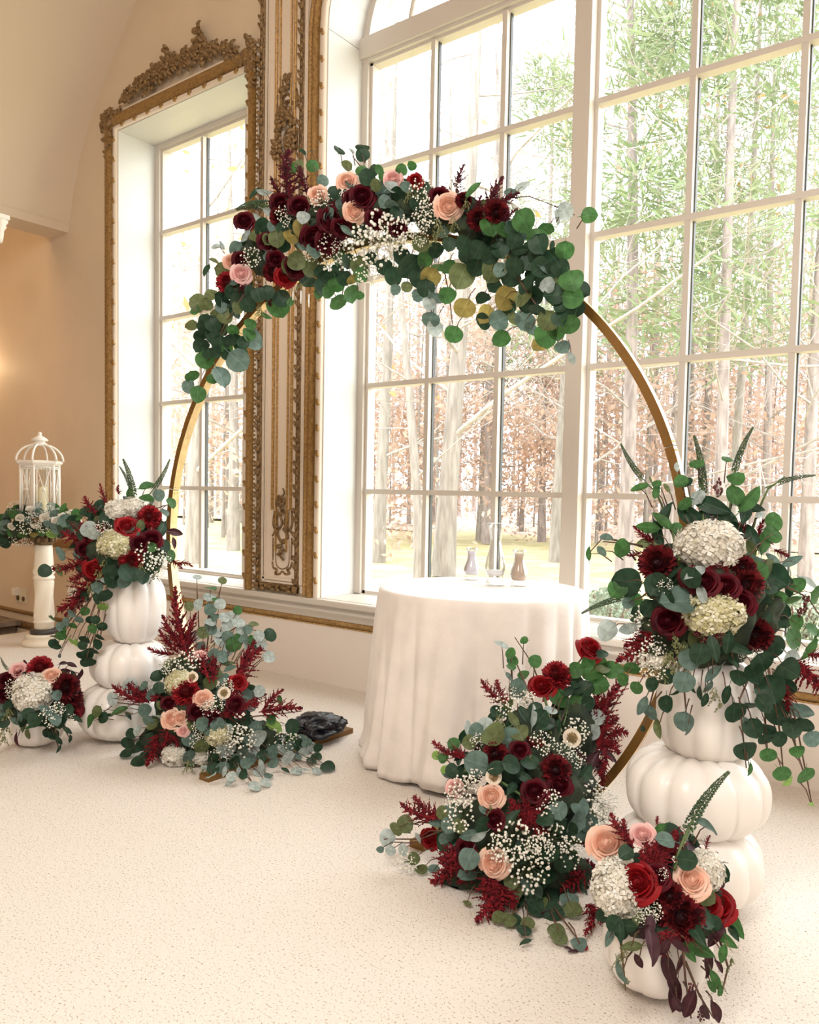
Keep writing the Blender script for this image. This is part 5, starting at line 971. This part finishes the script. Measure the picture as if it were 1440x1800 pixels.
# ---- garland round the lantern
G = Arr('flower_garland', 'garland of white blooms and mixed greenery around the foot of the lantern', 'garland', (PX, PY, 0.96), (70, 918), 78, 32, lambda x, y: 5.98, 0.16, 8)
G.core([(70, 925, 46, 14, .05), (40, 930, 36, 14, .05), (100, 922, 36, 12, .05), (12, 940, 24, 14, .05)])
WROSE = (HYDW, STEMG)
for x, y, w_ in ((55, 897, 19), (35, 910, 16), (80, 910, 20), (127, 903, 17), (110, 908, 16), (98, 915, 16), (62, 922, 15), (20, 925, 14), (137, 918, 15)): G.bloom('rose', WROSE, 'rose', x, y, w_, label='white garland bloom', extra=.02)
G.babies('25,892,22 60,915,26 45,925,28 85,900,22 30,945,26 120,912,24 75,925,24 50,948,20 135,905,18')
G.leaves('15,930,16,b 10,925,18,b 22,935,16,g 5,945,16,d 8,955,18,d 25,905,14,g 45,905,14,d 70,900,13,b 95,905,14,b 100,930,17,b 92,938,16,l 110,925,16,d 75,935,14,g 40,940,14,g 60,938,14,y 85,920,14,b 120,920,16,g 130,925,14,g 12,940,14,g 3,930,18,b 105,895,14,we 65,895,12,we 50,915,14,b 30,920,14,d 115,935,14,b 125,912,14,d 68,888,12,w 90,890,14,w 0,950,18,d')
G.fill(40, 'dgbb', 14, 0.05); G.done()
# loose petals and leaves dropped on the carpet
for i, (x, y) in enumerate(((1000, 1668), (1030, 1666), (1008, 1672))):
    p = at_z(x, y, 0.006); o = put('fallen_petal', proto('le', (LEAF['r'] if i != 1 else RED,), random.Random(i))[0][1], None, None, face(p, V((0.1, 0, 1)), V((math.cos(i * 2), math.sin(i * 2), 0)), 0.028)); tag(o, ['dark fallen petal on the carpet, left of three by the front planter', 'bright red fallen petal on the carpet by the front planter', 'dark fallen petal on the carpet just below the red one'][i], 'petal')

# ================================================================== outdoors
GZ = -0.42
mb = MB(); NX, NY = 40, 24; vs = []
for j in range(NY + 1):
    for i in range(NX + 1):
        x = -48 + 64 * i / NX; y = 0.15 + 24 * j / NY; vs.append((x, y, GZ + 0.12 * noise.noise(V((x * .15, y * .15, 0))) * min(1, y / 4)))
mb.add(vs, [(j * (NX + 1) + i, j * (NX + 1) + i + 1, (j + 1) * (NX + 1) + i + 1, (j + 1) * (NX + 1) + i) for j in range(NY) for i in range(NX)]); struct(put('lawn', mb, LAWN))
mb = MB(); vs = []
for j in range(NY + 1):
    for i in range(NX + 1):
        x = -110 + 150 * i / NX; y = 22 + 70 * (j / NY) ** 1.3; vs.append((x, y, GZ + 0.05 + 0.25 * noise.noise(V((x * .2, y * .2, 3))) + 0.035 * max(0, y - 26)))
mb.add(vs, [(j * (NX + 1) + i, j * (NX + 1) + i + 1, (j + 1) * (NX + 1) + i + 1, (j + 1) * (NX + 1) + i) for j in range(NY) for i in range(NX)]); struct(put('forest_floor', mb, LITTER))
def gz(y): return GZ + (0.05 + 0.035 * max(0, y - 26) if y > 22 else 0.0)
def grow(mb, tips, p, d, r, ln, lev, rnd, spread=0.6, upw=0.12, n0=4, mi=0, minr=0.006):
    pts = [p]; rs = [r]; q = p; dd = d.copy(); n = n0
    for i in range(n):
        dd = (dd + V((rnd.gauss(0, .16), rnd.gauss(0, .16), rnd.gauss(0, .10) + upw))).normalized(); q = q + dd * (ln / n); pts.append(q); rs.append(max(minr * .6, r * (1 - 0.62 * (i + 1) / n)))
    mb.tube(pts, rs, 6 if r > .05 else (4 if r > 0.015 else 3), mi, cap=False); tips.append(q)
    if lev <= 0: return
    k = rnd.randint(3, 5) if lev > 1 else rnd.randint(3, 4)
    for j in range(k):
        i = rnd.randint(1, n); b = pts[i]; ax = V((rnd.gauss(0, 1), rnd.gauss(0, 1), rnd.gauss(0, .55))); nd = (dd * (1 - spread * .5) + ax.normalized() * spread).normalized()
        grow(mb, tips, b, nd, max(minr, rs[i] * rnd.uniform(.45, .7)), ln * rnd.uniform(.5, .75), lev - 1, rnd, spread, upw, 4, mi, minr)
def card(mb, p, s, rnd, mi=0):
    n = V((rnd.gauss(0, 1), rnd.gauss(0, 1), rnd.gauss(0, 1))).normalized(); x = n.orthogonal().normalized(); y = n.cross(x); a = rnd.random() * 6; u = x * math.cos(a) + y * math.sin(a); v = n.cross(u)
    mb.add([p - u * s, p + v * s * .45 + n * s * .15, p + u * s, p - v * s * .45 + n * s * .15], [(0, 1, 2, 3)], mi)
def bare_tree(name, label, base, h, r, lean, seed, bark=BARK, leaves=None, nl=0, trunk_h=0.55, lev=3, spread=.75, group=None, lsz=.09, low=0.25, nb=11):
    rnd = random.Random(seed); t = thing(name, label, 'tree', base, group); mb = MB(); tips = []; B = V(base)
    n = 9; pts = []; rs = []
    for i in range(n + 1):
        f = i / n; pts.append(B + V((lean[0] * f ** 1.3 + 0.10 * r * 4 * math.sin(f * 5 + seed), lean[1] * f, h * f))); rs.append(r * (1.25 - .25 * min(1, f * 8)) * (1 - 0.72 * f))
    mb.tube(pts, rs, 10, cap=False)
    if rs and bark: put('trunk', mb, bark, t)
    mb = MB()
    for k in range(nb):
        f = low + (0.98 - low) * k / (nb - 1); i = min(n - 1, int(f * n)); b = pts[i].lerp(pts[i + 1], f * n - i); a = k * 2.4 + rnd.uniform(-.6, .6); d = V((math.cos(a), math.sin(a), rnd.uniform(-.05, .5))).normalized()
        grow(mb, tips, b, d, max(.014, r * (1 - .72 * f) * rnd.uniform(.16, .34)), h * (1.05 - f) * rnd.uniform(.30, .46) + .6, lev - 1, rnd, spread, 0.05)
    stuff(put('branches', mb, TWIG, t))
    if leaves:
        mb = MB()
        for _ in range(nl): q = rnd.choice(tips); card(mb, q + V((rnd.gauss(0, .4), rnd.gauss(0, .4), rnd.gauss(0, .3))), lsz * rnd.uniform(.7, 1.3), rnd)
        stuff(put('leaves', mb, leaves, t))
    return t
def gp(px, d):           # ground point under a pixel column at distance d
    p = at(px, 868, d); return (p.x, p.y, gz(p.y))
bare_tree('oak_tree', 'thick grey oak trunk just beyond the lawn, behind the table vases', gp(788, 15.5), 13.5, .205, (0.25, 0.4), 5, lev=3, low=.20, nb=14)
bare_tree('leaning_tree', 'slim pale tree leaning left beside the thick oak', gp(738, 15.0), 10.5, .10, (-1.5, 0.3), 8, lev=3, low=.18, nb=10)
bare_tree('bare_tree', 'bare forked tree standing left of the leaning one', gp(668, 18), 12, .15, (.3, 0), 12, lev=3, low=.2)
bare_tree('bare_tree', 'bare grey tree behind the left half of the narrow window', gp(345, 17), 13, .18, (.3, 0), 17, lev=3, leaves=YELLEAF, nl=260, low=.15)
bare_tree('bare_tree', 'bare twiggy tree behind the right half of the narrow window', gp(410, 21), 13, .15, (-.3, 0), 19, lev=3, low=.12)
bare_tree('maple_tree', 'wide-branched bare tree behind the window mullion', gp(985, 19), 13, .16, (.3, 0), 23, lev=3, leaves=TANLEAF, nl=500, low=.15)
def pine(label, base, h, r, seed, low=.30, ncl=110, nc=42):
    rnd = random.Random(seed); t = bare_tree('pine_tree', label, base, h, r, (rnd.uniform(-.4, .4), 0), seed, BARKR, lev=3, low=.12, nb=17, spread=.75); mb = MB(); B = V(base)
    for k in range(ncl):
        f = low + (1.0 - low) * rnd.random() ** .9; a = rnd.random() * 6.28; q = B + V((math.cos(a), math.sin(a), 0)) * (h * .24 * (1.12 - f) * (.35 + .65 * rnd.random()) + .2) + V((0, 0, h * f)); rr = rnd.uniform(.5, .95)
        for _ in range(nc):
            d = V((rnd.gauss(0, 1), rnd.gauss(0, 1), rnd.gauss(0, .55))).normalized(); c = q + d * rr * rnd.uniform(.1, 1); s = d.orthogonal().normalized() * .026; e2 = d * rnd.uniform(.20, .36)
            mb.add([c - s, c + s, c + e2 + s * .3, c + e2 - s * .3], [(0, 1, 2, 3)])
    stuff(put('needles', mb, NEEDLE, t)); return t
pine('tall pine seen through the centre panes, right of the mullion', gp(1104, 16.5), 15, .165, 31)
pine('tall pine with forked trunk in the middle of the right-hand panes', gp(1262, 15.0), 15, .125, 33)
pine('tall pine trunk at the far right edge of the window', gp(1425, 16), 15.5, .13, 35)
pine('slender pine standing behind the two nearest pines', gp(1180, 22), 16.5, .12, 37)
pine('slender pine far behind at the right between two nearer pines', gp(1345, 23), 17, .13, 39)
pine('pine whose crown shows left of the wide mullion', gp(955, 27), 16, .13, 41)
bare_tree('golden_tree', 'tree with golden leaves at the top of the right panes', gp(1290, 19), 15, .12, (.2, 0), 43, lev=3, leaves=YELLEAF, nl=900, low=.45)
# woods beyond: slender trunks and leafy beech saplings
protos = [bare_tree('forest_tree', 'slender bare forest tree among many beyond the lawn', (0, 0, 0), 14, .105, (.3 * k - .3, .2), 60 + k, BARKR if k % 2 else BARK, lev=3, low=.15, nb=10, group='slender trees of the far woods') for k in range(3)]
saps = [bare_tree('beech_sapling', 'young beech still holding tan leaves at the edge of the woods', (0, 0, 0), 6.0 + k, .05, (.2, .1), 70 + k, BARK, lev=2, low=.08, nb=10, leaves=TANLEAF, nl=1700, group='tan-leaved saplings at the wood edge', lsz=.095) for k in range(3)]
used = set()
def scatter(pr, base, s, rz):
    if pr.name not in used: used.add(pr.name); r = pr
    else:
        r = pr.copy(); C.objects.link(r)
        for ch in pr.children: c = ch.copy(); C.objects.link(c); c.parent = r
    r.location = base; r.scale = (s, s, s); r.rotation_euler = (0, 0, rz)
rnd = random.Random(77)
for k in range(62): scatter(protos[k % 3], gp(270 + 1250 * ((k * 0.618) % 1) , rnd.uniform(25, 52)), rnd.uniform(.9, 1.35), rnd.random() * 6.28)
for k in range(44): scatter(saps[k % 3], gp(270 + 1250 * ((k * 0.618 + .3) % 1), rnd.uniform(23, 40)), rnd.uniform(.8, 1.3), rnd.random() * 6.28)
def shrub(label, px, py, d, w_, h_, seed):
    rnd = random.Random(seed); p = at(px, py, d); t = thing('shrub', label, 'shrub', (p.x, p.y, GZ)); mb = MB()
    for k in range(900):
        v = V((rnd.gauss(0, 1), rnd.gauss(0, 1), rnd.gauss(0, 1))).normalized() * rnd.random() ** .25; card(mb, V((p.x + v.x * w_, p.y + v.y * w_, GZ + h_ * .5 + v.z * h_ * .5)), .035, rnd)
    stuff(put('foliage', mb, SHRUB, t)); mb = MB()
    for k in range(7): a = k * .9; mb.tube([(p.x, p.y, GZ), (p.x + math.cos(a) * w_ * .7, p.y + math.sin(a) * w_ * .7, GZ + h_ * .8)], .012, 4)
    put('stems', mb, STEMB, t)
shrub('pale sage shrub outside the window, lower left of the right arrangement', 1062, 1040, 8.0, .38, .66, 1)
shrub('smaller pale shrub outside, behind the sage one', 1080, 995, 9.5, .34, .55, 2)
shrub('rounded shrub outside at the right edge of the window', 1410, 1010, 8.5, .30, .62, 3)
